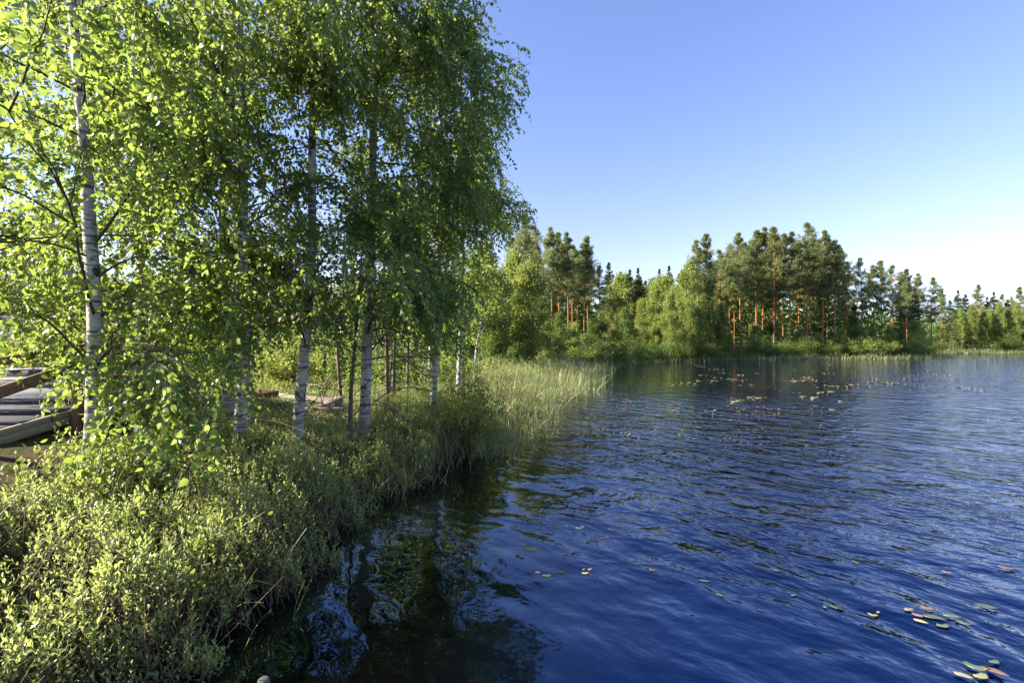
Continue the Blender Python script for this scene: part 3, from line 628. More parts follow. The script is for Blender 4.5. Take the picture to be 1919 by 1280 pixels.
# left stand above the reeds
row(PINES, [(984, 398, 46, 4), (1000, 425, 52, 2), (1034, 428, 50, 3), (1047, 436, 52, 0), (1065, 437, 51, 3), (1073, 462, 55, 1), (1094, 449, 52, 3), (1102, 443, 54, 0), (1122, 500, 56, 1)],
    'tall dark pine above the reed bed, %s from the left of its stand', 'pines of the left stand', .95)
row(SPRUCES, [(1141, 491, 75), (1163, 507, 85), (1180, 503, 78), (1196, 501, 76), (1210, 524, 88), (1236, 503, 80), (1254, 497, 78)],
    'pointed dark spruce at the dip in the treeline, %s from the left', 'spruces in the dip of the treeline', .9)
row(BIRCHES[:4], [(905, 455, 27, 0), (930, 500, 30, 2), (955, 470, 34, 1), (990, 492, 31, 2), (1018, 560, 38, 3), (1048, 590, 37, 3), (1075, 604, 42, 2), (1143, 560, 50, 1), (1116, 612, 48, 3), (1170, 580, 58, 3)],
    'fresh green young birch behind the reed bed, %s from the left', 'young birches behind the reeds')
row(BIRCHES[:3], [(1232, 530, 63, 1), (1255, 552, 61, 0), (1280, 505, 66, 1), (1297, 488, 68, 1), (1290, 560, 63, 2), (1310, 560, 64, 0), (1335, 520, 68, 1), (1352, 570, 69, 0), (1205, 560, 64, 2)],
    'yellow green birch left of the tall pines across the bay, %s from the left', 'yellow green birches across the bay', .75)
row(PINES, [(1307, 452, 74, 1), (1324, 441, 75, 1), (1347, 470, 80, 2), (1366, 462, 80, 4), (1387, 437, 77, 2), (1405, 452, 82, 4), (1418, 432, 78, 0), (1429, 428, 79, 3), (1450, 426, 77, 0), (1458, 445, 84, 3), (1468, 440, 78, 1), (1481, 436, 77, 2), (1497, 452, 86, 0), (1512, 420, 78, 2), (1520, 440, 84, 3), (1542, 434, 79, 2), (1550, 450, 86, 1), (1564, 452, 79, 4)],
    'tall pine with orange trunk in the highest stand across the bay, %s from the left', 'pines of the highest stand')
row(PINES, [(1588, 492, 84, 4), (1615, 484, 86, 2), (1638, 498, 88, 3), (1652, 489, 88, 0), (1673, 498, 90, 2), (1688, 510, 92, 4), (1700, 504, 91, 0), (1721, 514, 95, 3), (1746, 521, 94, 2), (1766, 541, 98, 0)],
    'pine on the wooded point right of the highest stand, %s from the left', 'pines of the wooded point')
row(SPRUCES, [(1714, 540, 92), (1600, 560, 82), (1780, 562, 128), (1795, 543, 140), (1809, 550, 146), (1850, 556, 150), (1862, 546, 145), (1888, 560, 150)],
    'dark spruce among the trees near the right edge, %s from the left', 'spruces at the right')
row(PINES, [(1832, 535, 150, 1), (1880, 552, 152, 2), (1912, 538, 146, 0), (1895, 556, 160, 4), (1935, 540, 150, 2)],
    'small far pine rising behind the pale birches at the right edge, %s from the left', 'pines behind the far birches')
row(BIRCHES[:2], [(1787, 585, 134), (1803, 578, 136), (1822, 572, 134), (1840, 575, 135), (1856, 580, 137), (1870, 570, 135), (1886, 578, 136), (1906, 570, 134), (1922, 574, 136)],
    'pale birch along the far grassy shore, %s from the left', 'pale birches on the far shore', .62)
place(BUSHES[1], 1897, 622, 131, 'round light green bush at the water on the far right shore', None, 1.5)
fill(PINES + BIRCHES[:4], 16, (1125, 1265), (70, 92), ([1120, 1265], [508, 508]), 'tree in the lower part of the treeline between the two pine stands', 'trees in the dip of the treeline', 1.1)
# understorey along the waterline
lst = [(px + rt.uniform(-6, 6), rt.uniform(588, 625) + (14 if 1370 < px < 1590 else 0), 0) for px in range(1060, 1740, 34)]
for i, (px, top, _) in enumerate(lst):
    d = float(np.interp(px, [1060, 1130, 1240, 1400, 1500, 1600, 1740], [40, 46, 63, 71.5, 74, 77, 86])) + rt.uniform(.8, 3)
    place(rt.choice(BIRCHES[2:] + [BIRCHES[0]]), px, top, d, '%s small leafy tree from the left along the shaded far waterline' % (ORD[i] if i < 20 else 'last'), 'small leafy trees at the far waterline', 1.15)
for i, px in enumerate(range(1040, 1745, 24)):
    px += rt.uniform(-8, 8); d = float(np.interp(px, [1040, 1130, 1240, 1400, 1500, 1600, 1745], [40, 46, 62, 70, 73, 75.5, 84])) + rt.uniform(.2, 1.4)
    place(rt.choice(BUSHES), px, rt.uniform(630, 645), d, 'low green bush crowding the far waterline under the trees', 'bushes at the far waterline', 1.5)
# depth of the forest
SKY = ([900, 960, 1000, 1040, 1110, 1150, 1215, 1260, 1300, 1340, 1390, 1560, 1600, 1720, 1770, 1800, 1930], [470, 440, 420, 445, 465, 515, 540, 515, 490, 480, 445, 445, 505, 520, 560, 560, 555])
fill(PINES, 24, (1290, 1600), (81, 100), ([1290, 1340, 1390, 1560, 1600], [490, 475, 440, 440, 480]), 'slim pine standing among the tall pines across the bay', 'slim pines inside the highest stand', .8)
fill(PINES, 46, (960, 1780), (80, 120), SKY, 'pine half hidden in the depth of the forest across the bay', 'pines in the depth of the forest')
fill(SPRUCES, 34, (940, 1780), (82, 125), SKY, 'dark spruce half hidden in the depth of the forest across the bay', 'spruces in the depth of the forest', 1.15)
fill(BIRCHES, 26, (1000, 1760), (66, 100), ([900, 1360, 1400, 1560, 1600, 1930], [560, 565, 595, 595, 570, 575]), 'leafy tree in the shade under the pines across the bay', 'leafy trees under the pines', 1.15)
fill(BIRCHES + SPRUCES, 16, (1775, 1960), (138, 175), ([1700, 1930], [570, 565]), 'tree half hidden behind the pale birches of the far right shore', 'trees behind the far right shore', 1.1)
g = Geo(); rng = np.random.default_rng(15); n = 5200; d = rng.uniform(84, 185, n); px = rng.uniform(980, 1990, n); x = PX(px, d); sd = shore_dist(x, d); ok = sd > 7; x, d, px = x[ok], d[ok], px[ok]; n = len(x)
hh = np.interp(px, [980, 1150, 1240, 1400, 1560, 1700, 1780, 1990], [10, 8, 8, 11, 11, 8, 7.5, 7.5]) * (.75 + .5 * rng.random(n)) * np.clip(.6 + d / 250, .9, 1.3)
n2 = 1500; d2 = rng.uniform(48, 110, n2); px2 = rng.uniform(-250, 990, n2); x = np.concatenate([x, PX(px2, d2)]); d = np.concatenate([d, d2]); hh = np.concatenate([hh, rng.uniform(4, 8.5, n2)]); n = len(x)
m = 26; k = np.repeat(np.arange(n), m); t = rng.random(len(k)); q = np.stack([x[k] + rng.normal(0, .8, len(k)), d[k] + rng.normal(0, .8, len(k)), gh(x, d)[k] + t * hh[k]], -1)
leaves(g, q, rng.normal(0, 1, (len(k), 3)), rng.uniform(.4, .8, len(k)), .45, LEAF_OVAL, rng, rnd=np.clip(.6 * rng.random(n)[k] + .3 * rng.random(len(k)), 0, 1))
tag(link('distant_woodland', g.mesh('distant_woodland', M['shrub_leaf'])), 'dense young wood filling the depth behind the far shore trees', kind='stuff')
# trees behind the birch row, seen through the leaves
fill(SPRUCES, 12, (-60, 900), (30, 52), ([-100, 0, 200, 420, 700, 900], [400, 420, 490, 480, 500, 470]), 'dark spruce behind the yard glimpsed through the birch leaves', 'spruces behind the yard', 1.2)
fill(PINES, 8, (-80, 900), (34, 56), ([-100, 0, 60, 200, 700, 900], [370, 380, 430, 500, 480, 450]), 'pine behind the yard glimpsed through the birch leaves', 'pines behind the yard')
fill(BIRCHES, 26, (180, 900), (17, 40), ([-100, 200, 500, 700, 900], [480, 500, 520, 510, 470]), 'green leafy tree behind the yard glimpsed through the birch leaves', 'leafy trees behind the yard', 1.2)
for px, top, d, lab in [(548, 640, 17, 'leafy bush left of the dark shed doorway'), (668, 622, 19, 'leafy bush hiding the right end of the dark shed'), (715, 628, 15, 'leafy bush behind the brown dead stem'), (780, 640, 16, 'leafy bush beside the young birches in the thicket'),
        (840, 655, 18, 'leafy bush at the left end of the reed bed'), (905, 640, 26, 'leafy bush under the first young birch behind the reeds'), (960, 640, 30, 'yellowish leafy bush between the young birches and the reeds'), (1010, 648, 34, 'low leafy bush at the back of the reed bed'), (470, 640, 18, 'leafy bush behind the close pair of birches'), (330, 650, 15, 'leafy bush behind the slender birch'), (380, 640, 20, 'leafy bush at the back of the yard, left of the shed'), (90, 600, 17, 'leafy bush in front of the red cottage'), (528, 604, 21, 'leafy bush hiding the left half of the dark shed wall'), (640, 606, 21.5, 'leafy bush against the right end of the dark shed roof')]:
    place(rt.choice(BUSHES), px, top, d, lab, None, 1.25)
place(BUSHES[2], 872, 704, 9.0, 'leafy willow bush leaning over the water at the near end of the reeds', None, .8)
place(BUSHES[2], 800, 715, 10.2, 'willow bush under the outermost leafy birch', None, 1.0)
for p in PROTOS:
    for c in list(p.children): bpy.data.objects.remove(c)
    bpy.data.objects.remove(p)

# ------------------------------------------------------------------ steps, railing, timber frame, stumps
xs0, xs1 = -9.2, -5.74
root = thing('wooden_steps', 'shallow weathered wooden steps with dark risers climbing inland on the left', 'steps', (xs1, 5.4, gz(xs1, 5.4)))
og = np.array(root.location)
STEPS = [(4.75, 5.22, 1.02), (5.22, 5.70, 1.065), (5.70, 6.17, 1.11), (6.17, 6.61, 1.195), (6.61, 8.1, 1.29), (8.1, 8.75, 1.445), (8.75, 10.4, 1.58)]
for i, (y0, y1, z) in enumerate(STEPS):
    nbd = max(3, int(round((y1 - y0) / .145)))
    g = Geo(); w = (y1 - y0 + .03) / nbd
    for k in range(nbd): box(g, ((xs0 + xs1) / 2, y0 - .03 + (k + .5) * w, z - .014), (xs1 - xs0 - .1, w - .007, .028), bev=.004)
    part('tread', g, M['deck'], root, origin=og)
    g = Geo(); zb = STEPS[i - 1][2] if i else .75
    hz = z - .03 - zb
    box(g, ((xs0 + xs1) / 2, y0 + .012, zb + hz / 2), (xs1 - xs0 - .1, .024, hz), bev=.003); part('riser', g, M['riser'], root, origin=og)
for dz, hh in ((-.075, .085), (-.165, .09)):
    g = Geo(); beam(g, (xs1 - .02, 4.7, 1.02 + dz - .03), (xs1 - .02, 7.0, 1.315 + dz - .03), .045, hh)
    part('stringer', g, M['stringer'], root, origin=og)
root = thing('handrail', 'brown timber handrail with square posts beside the wooden steps', 'railing', (xs1 + .05, 6.3, gz(xs1, 6.3)))
og = np.array(root.location); xr = xs1 + .055
for (yy, top) in ((4.9, 1.72), (6.32, 2.06), (6.92, 2.0), (7.5, 1.98), (8.45, 1.97)):
    g = Geo(); b = gz(xr, yy) - .1; box(g, (xr, yy, (b + top) / 2), (.095, .095, top - b), bev=.006, rz=.3); part('post', g, M['post_wood'], root, origin=og)
for a, b, w, h in (((xr + .07, 4.6, 1.68), (xr + .07, 6.36, 2.035), .045, .09), ((xr + .07, 4.6, 1.30), (xr + .07, 6.3, 1.755), .035, .13), ((xr + .07, 6.38, 1.72), (xr + .07, 8.5, 1.72), .035, .1), ((xr + .07, 6.95, 1.95), (xr + .07, 8.5, 1.93), .045, .09)):
    g = Geo(); beam(g, a, b, w, h); part('rail', g, M['rail_wood'], root, origin=og)

root = thing('timber_frame', 'weathered timber edging frame with mitred corner lying on the ground behind the birches', 'timber frame', (PX(560, 10.5), 10.5, gz(PX(560, 10.5), 10.5)))
og = np.array(root.location)
def bm(px0, d0, px1, d1, z0, z1, w, h):
    g = Geo(); beam(g, (PX(px0, d0), d0, z0), (PX(px1, d1), d1, z1), w, h, bev=.012); part('beam', g, M['old_wood'], root, origin=og)
bm(468, 10.3, 646, 9.9, .64, .66, .16, .15); bm(500, 12.4, 634, 10.9, .72, .72, .2, .17); bm(604, 9.98, 638, 11.0, .765, .83, .19, .045); bm(455, 10.42, 498, 12.4, .66, .70, .15, .13)
root = thing('planter_box', 'rusty brown board box at the left end of the timber frame', 'planter', (PX(462, 11), 11, gz(PX(462, 11), 11))); og = np.array(root.location)
x0, x1 = PX(443, 10.9), PX(494, 10.9)
for nm, c, s in (('front_board', ((x0 + x1) / 2, 10.9, .74), (x1 - x0, .03, .36)), ('back_board', ((x0 + x1) / 2, 11.6, .74), (x1 - x0, .03, .36)), ('side_board', (x0 + .015, 11.25, .74), (.03, .66, .36)), ('side_board', (x1 - .015, 11.25, .74), (.03, .66, .36))):
    g = Geo(); box(g, c, s, bev=.005); part(nm, g, M['brick_red'], root, origin=og)
for px, d, r, h, lab in ((605, 17, .16, .24, 'taller weathered tree stump beside the pile of brown twigs'), (586, 15, .16, .19, 'lower wide tree stump just behind the timber frame')):
    x = PX(px, d); z = gz(x, d); root = thing('tree_stump', lab, 'stump', (x, d, z - .03), group='stumps in the yard')
    a = np.linspace(0, 2 * math.pi, 21)[:-1]; wob = 1 + .07 * np.sin(3 * a + px) + .05 * np.sin(5 * a)
    rings = [(1.25, 0), (1.06, h * .3), (1.0, h), (.96, h + .012)]
    V = np.array([[r * k * w * math.cos(t), r * k * w * math.sin(t), zz] for k, zz in rings for t, w in zip(a, wob)])
    Q = [[i * 20 + j, i * 20 + (j + 1) % 20, (i + 1) * 20 + (j + 1) % 20, (i + 1) * 20 + j] for i in range(3) for j in range(20)]
    g = Geo(); g.add(V, Q=Q); part('bark', g, M['grey_bark'], root, True)
    g = Geo(); g.add(np.vstack([V[60:], [[0, 0, h + .014]]]), T=[[j, (j + 1) % 20, 20] for j in range(20)]); part('cut_face', g, M['endgrain'], root)
g = Geo(); rng = np.random.default_rng(3); n = 420; xc, d = PX(636, 16.5), 16.5
P0 = np.stack([xc + rng.normal(0, .45, n), d + rng.normal(0, .35, n), gz(xc, d) + .02 + .22 * rng.random(n) * np.exp(-rng.random(n))], -1)
tubes(g, grow(P0, np.stack([rng.normal(0, 1, n), rng.normal(0, 1, n), rng.normal(0, .25, n)], -1), rng.uniform(.3, .9, n), 4, .05, .1, rng), np.array([[.007, .006, .005, .003]]) * np.ones((n, 1)), 4)
tag(link('brush_pile', g.mesh('brush_pile', M['dead_bark'])), 'pile of cut reddish brown twigs beside the taller stump', 'brush pile')

# ------------------------------------------------------------------ shed and cottage
def gable_roof(g, x0, x1, y0, y1, ze, zr, over=.25, th=.07, axis='x'):
    if axis == 'x':
        ym = (y0 + y1) / 2; s = (zr - ze) / (ym - y0)
        for sg, ya in ((1, y0 - over), (-1, y1 + over)):
            zl = ze - over * s
            V = np.array([[x0 - over, ya, zl], [x1 + over, ya, zl], [x1 + over, ym, zr], [x0 - over, ym, zr]]); V2 = V + np.array([0, 0, th])
            g.add(np.vstack([V, V2]), Q=[[0, 1, 2, 3], [4, 5, 6, 7], [0, 1, 5, 4], [1, 2, 6, 5], [3, 0, 4, 7]])
    else:
        xm = (x0 + x1) / 2; s = (zr - ze) / (xm - x0)
        for xa in (x0 - over, x1 + over):
            zl = ze - over * s
            V = np.array([[xa, y0 - over, zl], [xa, y1 + over, zl], [xm, y1 + over, zr], [xm, y0 - over, zr]]); V2 = V + np.array([0, 0, th])
            g.add(np.vstack([V, V2]), Q=[[0, 1, 2, 3], [4, 5, 6, 7], [0, 1, 5, 4], [1, 2, 6, 5], [3, 0, 4, 7]])
d = 24.; x0, x1 = PX(497, d), PX(640, d); zb = gz((x0 + x1) / 2, d) - .1
root = thing('dark_shed', 'low dark plank shed with a red tiled roof and small gabled porch', 'shed', ((x0 + x1) / 2, d, zb)); og = np.array(root.location)
g = Geo(); box(g, ((x0 + x1) / 2, d + 1.2, (zb + 3.1) / 2), (x1 - x0, 2.4, 3.1 - zb)); part('wall', g, M['navy'], root, origin=og)
g = Geo(); gable_roof(g, x0, x1, d, d + 2.4, 3.12, 3.62, .25); part('roof', g, M['tile'], root, origin=og)
xp0, xp1 = PX(588, d), PX(606, d)
g = Geo(); gable_roof(g, xp0, xp1, d - .9, d + .6, 3.12, 3.55, .12, .05, 'y'); part('porch_roof', g, M['tile'], root, origin=og)
for xa in (xp0 - .05, xp1 + .05):
    g = Geo(); box(g, (xa, d - .85, (zb + 3.02) / 2), (.1, .1, 3.02 - zb), bev=.005); part('porch_post', g, M['white'], root, origin=og)
g = Geo(); box(g, ((xp0 + xp1) / 2, d - .03, zb + 1.1), (.42, .05, 2.1), bev=.01); dr_ = part('door', g, M['navy'], root, origin=og)
g = Geo(); box(g, ((xp0 + xp1) / 2 + .15, d - .075, zb + 1.05), (.03, .04, .12), bev=.005); part('handle', g, M['white'], dr_, origin=og)

d = 21.; x0, x1 = PX(-150, d), PX(62, d); zb = gz((x0 + x1) / 2, d) - .1
root = thing('red_cottage', 'red plank cottage with grey roof and white trim behind the leaves at the left edge', 'cottage', ((x0 + x1) / 2, d, zb)); og = np.array(root.location)
g = Geo(); box(g, ((x0 + x1) / 2, d + 2.5, (zb + 4.3) / 2), (x1 - x0, 5, 4.3 - zb)); part('wall', g, M['red_wall'], root, origin=og)
g = Geo(); gable_roof(g, x0, x1, d, d + 5, 4.32, 5.7, .45, .12); part('roof', g, M['grey_roof'], root, origin=og)
for xx in (x0 - .01, x1 + .01):
    g = Geo(); box(g, (xx, d - .02, (zb + 4.25) / 2), (.14, .06, 4.25 - zb), bev=.005); part('corner_trim', g, M['white'], root, origin=og)
for px in (8, 40):
    xx = PX(px, d); g = Geo(); W_, H_ = .42, .55
    for c, s in (((xx - W_, d - .03, 2.7), (.09, .06, 2 * H_ + .09)), ((xx + W_, d - .03, 2.7), (.09, .06, 2 * H_ + .09)), ((xx, d - .03, 2.7 + H_), (2 * W_ - .09, .06, .09)), ((xx, d - .03, 2.7 - H_), (2 * W_ - .09, .06, .09)), ((xx, d - .03, 2.7), (.04, .05, 2 * H_ - .09))): box(g, c, s, bev=.004)
    w_ = part('window', g, M['white'], root, origin=og); g = Geo(); box(g, (xx, d - .012, 2.7), (2 * W_ - .09, .012, 2 * H_ - .09)); part('pane', g, M['glass'], w_, origin=og)
g = Geo(); box(g, (x1 - 1.2, d - 1.2, zb + .55), (2.6, 2.3, .12), bev=.01); tr = part('terrace', g, M['rail_wood'], root, origin=og)
g = Geo(); xm = x1 - .9; box(g, (xm, d + 2.2, 5.7), (.5, .5, 1.0), bev=.01); part('chimney', g, M['brick_red'], root, origin=og)

# ------------------------------------------------------------------ floating leaves
def pad_mat(name, a, b, rough=.3):
    m = N(name); o = m.coord(); n = m.noise(o, 14, 4, .6); oi = m.n('ShaderNodeObjectInfo').outputs['Random']
    c = m.ramp(n, [(.35, a), (.65, b)]); hv = m.n('ShaderNodeHueSaturation', {'Saturation': .85, 'Value': m.mapr(oi, 0, 1, .5, 1.1, False), 'Color': c}).outputs[0]
    return m.done(m.pbr(hv, rough, .5, m.bump(n, .002)))
PM = {'green': pad_mat('pad_green', (.08, .125, .06), (.15, .2, .095)), 'yellow': pad_mat('pad_yellow', (.26, .28, .06), (.38, .37, .1)), 'red': pad_mat('pad_red', (.2, .085, .05), (.31, .16, .1)), 'tan': pad_mat('pad_tan', (.2, .15, .09), (.31, .24, .15)), 'dark': pad_mat('pad_dark', (.02, .022, .014), (.05, .05, .03))}
def pad_mesh(kind, seed):
    rng = np.random.default_rng(seed); n = 26; a = np.linspace(0, 2 * math.pi, n + 1)[:-1]
    if kind == 'round':
        rr = .5 * (1 + .02 * np.sin(4 * a + seed)); notch = np.exp(-((a - math.pi) / .12) ** 2); rr = rr * (1 - .72 * notch); x, y = rr * np.cos(a) * 1.08, rr * np.sin(a)
    else:
        x = .5 * np.cos(a); y = .5 * np.sin(a) * (.42 + .06 * math.sin(seed)) * (1 - .25 * np.cos(a)); y = y * (1 + .07 * np.sin(5 * a + seed) + .05 * rng.normal(0, 1, n)); y += .08 * np.cos(a) ** 2 * rng.normal(); x = x * (1 + .03 * rng.normal(0, 1, n))
    rim = .05 * rng.random() * np.sin(2 * a + seed) ** 2
    V = np.vstack([np.stack([x, y, 0.004 + rim], -1), np.stack([x * .6, y * .6, np.full(n, .004)], -1), [[.0, 0, .003]], np.stack([x * .97, y * .97, np.full(n, -.001)], -1)])
    Q = [[i, (i + 1) % n, n + (i + 1) % n, n + i] for i in range(n)] + [[2 * n + 1 + i, 2 * n + 1 + (i + 1) % n, (i + 1) % n, i] for i in range(n)]
    T = [[n + i, n + (i + 1) % n, 2 * n] for i in range(n)]
    g = Geo(); g.add(V, T=T, Q=Q); return g
PMESH = {}
def pad(name, kind, colr, px, py, wpx, rz, label, cat='floating leaf', group=None, seed=0, z=0.):
    key = (kind, colr, seed % 4)
    if key not in PMESH: PMESH[key] = pad_mesh(kind, seed % 4).mesh(name, PM[colr], True)
    d = CAMH * F / (py - HY); o = link(name, PMESH[key], None, (PX(px, d), d, z)); s = .88 * wpx * d / F; o.scale = (s, s, s); o.rotation_euler = (0, 0, rz)
    return tag(o, label, cat, group)
pad('lily_pad', 'round', 'yellow', 928, 959, 27, 1.9, 'bright yellow round lily pad nearest the bank shadow', 'lily pad')
pad('lily_pad', 'round', 'green', 1000, 978, 30, -.8, 'yellow green round lily pad with a shiny rim right of the bright yellow one', 'lily pad', seed=1)
pad('lily_pad', 'round', 'green', 994, 1029, 32, .6, 'dull green round lily pad nearer the camera than the other two', 'lily pad', seed=2)
UN = [('green', 1012, 992, 14, .3, 'small oval leaf tucked under the yellow green lily pad'), ('red', 1008, 1073, 13, 2.5, 'single pink oval leaf at the edge of the bank reflection'), ('yellow', 1026, 1080, 20, .1, 'flat yellow green leaf beside the single pink leaf'), ('dark', 1053, 1074, 22, .4, 'blackish curled leaf right of the flat yellow green leaf'),
      ('tan', 1094, 1068, 12, 1.2, 'tan leaf, upper left of a trio of floating leaves'), ('red', 1106, 1068, 14, .8, 'pink leaf, upper right of a trio of floating leaves'), ('yellow', 1098, 1076, 16, .1, 'yellow leaf, lowest of a trio of floating leaves'), ('red', 1222, 1070, 14, -.6, 'small orange leaf with a thin stalk on open blue water'),
      ('green', 1320, 1090, 26, -.35, 'long green pondweed leaf alone on the dark blue water'), ('green', 1350, 1117, 18, -1.0, 'ragged round green leaf below the long green one'), ('tan', 1455, 1071, 18, -.5, 'pinkish tan oval leaf alone on the blue water'), ('tan', 1604, 1056, 14, -.7, 'pale cream leaf alone among the ripples on the right'),
      ('green', 1488, 1117, 18, .5, 'torn grey green leaf floating in the middle distance of the dark water'), ('green', 1546, 1139, 17, 1.1, 'dark green oval leaf left of the larger ragged one'), ('green', 1572, 1142, 30, -.4, 'large ragged green leaf right of a dark oval leaf'), ('yellow', 1637, 1156, 20, -.4, 'small yellow leaf beside a pink oval leaf'), ('red', 1646, 1150, 13, .6, 'pink oval leaf beside a small yellow leaf'),
      ('tan', 1704, 1145, 24, .2, 'tan oval leaf at the left of the big leaf cluster'), ('red', 1722, 1157, 22, -.5, 'broad pink leaf in the big leaf cluster'), ('green', 1770, 1177, 28, .1, 'round shiny green leaf at the front of the big leaf cluster'), ('green', 1752, 1160, 42, -.4, 'long green leaf through the middle of the big leaf cluster'), ('yellow', 1726, 1168, 26, -.7, 'narrow yellow green leaf at the lower left of the big leaf cluster'), ('green', 1806, 1172, 26, -.8, 'bluish green leaf at the right end of the big leaf cluster'), ('red', 1740, 1144, 26, -.3, 'narrow dark red leaf at the back of the big leaf cluster'), ('green', 1784, 1158, 34, -.3, 'half sunk green leaf at the back right of the big leaf cluster'),
      ('green', 1848, 1140, 40, -.5, 'long green leaf right of the big leaf cluster'), ('red', 1888, 1069, 28, -.5, 'long salmon red leaf near the right edge of the water'), ('tan', 1776, 1077, 20, -.5, 'yellowish tan leaf in front of a small pink one'), ('red', 1806, 1090, 12, -.4, 'small bright pink leaf on the right water'), ('tan', 1744, 1087, 10, .3, 'tiny tan leaf with a long trailing stalk'),
      ('green', 1866, 1247, 24, .2, 'round green leaf in the bottom right corner group'), ('green', 1832, 1258, 46, -.5, 'long dark green leaf in the bottom right corner group'), ('red', 1866, 1264, 44, -.8, 'purplish leaf in the bottom right corner group'), ('tan', 1806, 1272, 34, -.6, 'brownish leaf at the left of the bottom right corner group'), ('yellow', 1842, 1275, 34, .2, 'yellow veined leaf at the very bottom of the corner group')]
for i, (c, px, py, w, rz, lab) in enumerate(UN): pad('pondweed_leaf', 'oval', c, px, py, w, rz, lab, seed=i, z=.0006 * i)
rl = random.Random(4)
LB = {'green': 'green oval pondweed leaf scattered on the rippled lake', 'yellow': 'yellow oval pondweed leaf scattered on the rippled lake', 'red': 'pinkish oval pondweed leaf scattered on the rippled lake', 'tan': 'tan oval pondweed leaf scattered on the rippled lake', 'dark': 'blackish oval pondweed leaf scattered on the rippled lake'}
cl = []
for i in range(46):
    py = 700 + 300 * rl.random() ** 1.7; lo = np.interp(py, [700, 760, 860, 1000], [1180, 1150, 1090, 1020]); cl.append((rl.uniform(lo, 1900) if rl.random() < .4 else rl.uniform(lo, 1600), py))
k = 0
for px0, py0 in cl:
    for j in range(rl.randint(3, 8)):
        if k >= 235: break
        py = py0 + rl.gauss(0, 5) * (py0 - 640) / 130; px = px0 + rl.gauss(0, 22)
        if py < 690: continue
        d = CAMH * F / (py - HY); c = rl.choice(['green', 'yellow', 'red', 'tan', 'tan', 'red', 'dark'] if py > 800 else ['red', 'tan', 'tan', 'yellow'])
        pad('pondweed_leaf', 'oval', c, px, py, F / d * rl.uniform(.06, .13), rl.gauss(-.4, .7), LB[c], group='pondweed leaves scattered on the lake', seed=rl.randint(0, 3), z=.0004 * rl.random()); k += 1
for i, (px, py) in enumerate([(1377, 753), (1385, 751), (1406, 745), (1422, 746), (1527, 745), (1505, 743), (1560, 768), (1558, 734), (1490, 714), (1410, 722), (1388, 722), (1262, 722), (1275, 722), (1310, 714), (1340, 708), (1420, 700), (1532, 726), (1575, 752)]):
    pad('lily_pad', 'round', 'yellow', px, py, (rl.uniform(12, 17) if i < 9 else rl.uniform(6, 9)), rl.random() * 6, 'yellow lily pad far out under the pine reflections, %s from the left' % (ORD[sorted([1377, 1385, 1406, 1422, 1527, 1505, 1560, 1558, 1490, 1410, 1388, 1262, 1275, 1310, 1340, 1420.5, 1532, 1575]).index(px if i != 15 else 1420.5)]), 'lily pad', 'far yellow lily pads', seed=i, z=.001)
g = Geo(); rng = np.random.default_rng(9); n = 1000; py = np.where(rng.random(n) < .4, 676 + 50 * rng.random(n) ** 1.3, 745 + 120 * rng.random(n) ** 1.2); d = CAMH * F / (py - HY); ci = rng.integers(0, 110, n); cpx = np.where(np.arange(110) % 3 == 0, rng.uniform(1160, 1860, 110), rng.normal(1300, 150, 110)); cpy = np.where(np.arange(110) % 3 == 0, rng.uniform(678, 730, 110), rng.uniform(735, 870, 110))
d = CAMH * F / (cpy - HY); x = PX(cpx, d)[ci] + rng.normal(0, .28, n); d = d[ci] + rng.normal(0, .38, n)
ok = shore_dist(x, d) < -1.5; x, d = x[ok], d[ok]; n = len(x); nb_ = np.tile([0, 0, 1.], (n, 1))
leaves(g, np.stack([x, d, np.full(n, .008)], -1), np.stack([rng.normal(0, 1, n), rng.normal(0, .6, n), np.zeros(n)], -1), np.where(d > 20, rng.uniform(.12, .26, n), rng.uniform(.06, .13, n)), np.where(d > 20, .13, .05), LEAF_OVAL, rng, nb=nb_)
fm = N('far_pad'); rr_ = fm.n('ShaderNodeAttribute', attribute_name='rnd').outputs['Fac']; fmat = fm.done(fm.pbr(fm.ramp(rr_, [(0, (.12, .16, .05)), (.4, (.26, .26, .07)), (.7, (.36, .25, .14)), (1, (.4, .22, .14))]), .5, .15))
tag(link('far_floating_leaves', g.mesh('far_floating_leaves', fmat)), 'carpet of tiny floating leaves far out on the lake', kind='stuff')

# single reeds standing in open water
def reed(label, px, py, top, seed, bent=False):
    rng = np.random.default_rng(seed); d = CAMH * F / (py - HY); x = PX(px, d); h = (py - top) / F * d
    root = thing('single_reed', label, 'reed', (x, d, 0)); g = Geo()
    P = grow(np.array([[0, 0, -.25]]), np.array([[rng.normal(0, .06), 0, 1.]]), np.array([h + .25]), 8, .02, .03, rng)
    if bent: P[0, 6:] = P[0, 5] + np.array([[-.05, 0, -.03], [-.10, .02, -.10]])
    tubes(g, P, np.linspace(.006, .003, 8)[None], 5); part('stalk', g, M['dead_bark'] if bent else M['reed'], root, True)
    g = Geo(); n = 3 if bent else 6; t = rng.uniform(.4, .95, n); q = np.stack([np.interp(t, np.linspace(0, 1, 8), P[0, :, i]) for i in range(3)], -1)
    Pl = grow(q, np.stack([rng.choice([-1, 1], n) * .8, rng.normal(0, .3, n), rng.uniform(.2, 1, n)], -1), rng.uniform(.25, .5, n) * h, 5, .2, .05, rng)
    ww = np.array([.5, 1, .8, .5, .05])[None, :, None] * .011; B = np.array([0, .6, .8])
    V = np.stack([Pl - B * ww, Pl + B * ww], 2); idx = np.arange(n * 10).reshape(n, 5, 2)
    QQ = np.stack([idx[0, :-1, 0], idx[0, :-1, 1], idx[0, 1:, 1], idx[0, 1:, 0]], -1)
    for i in range(n):
        g = Geo(); g.add(V[i], Q=QQ, rnd=.95 if bent else .5); part('blade', g, M['reed'], root)
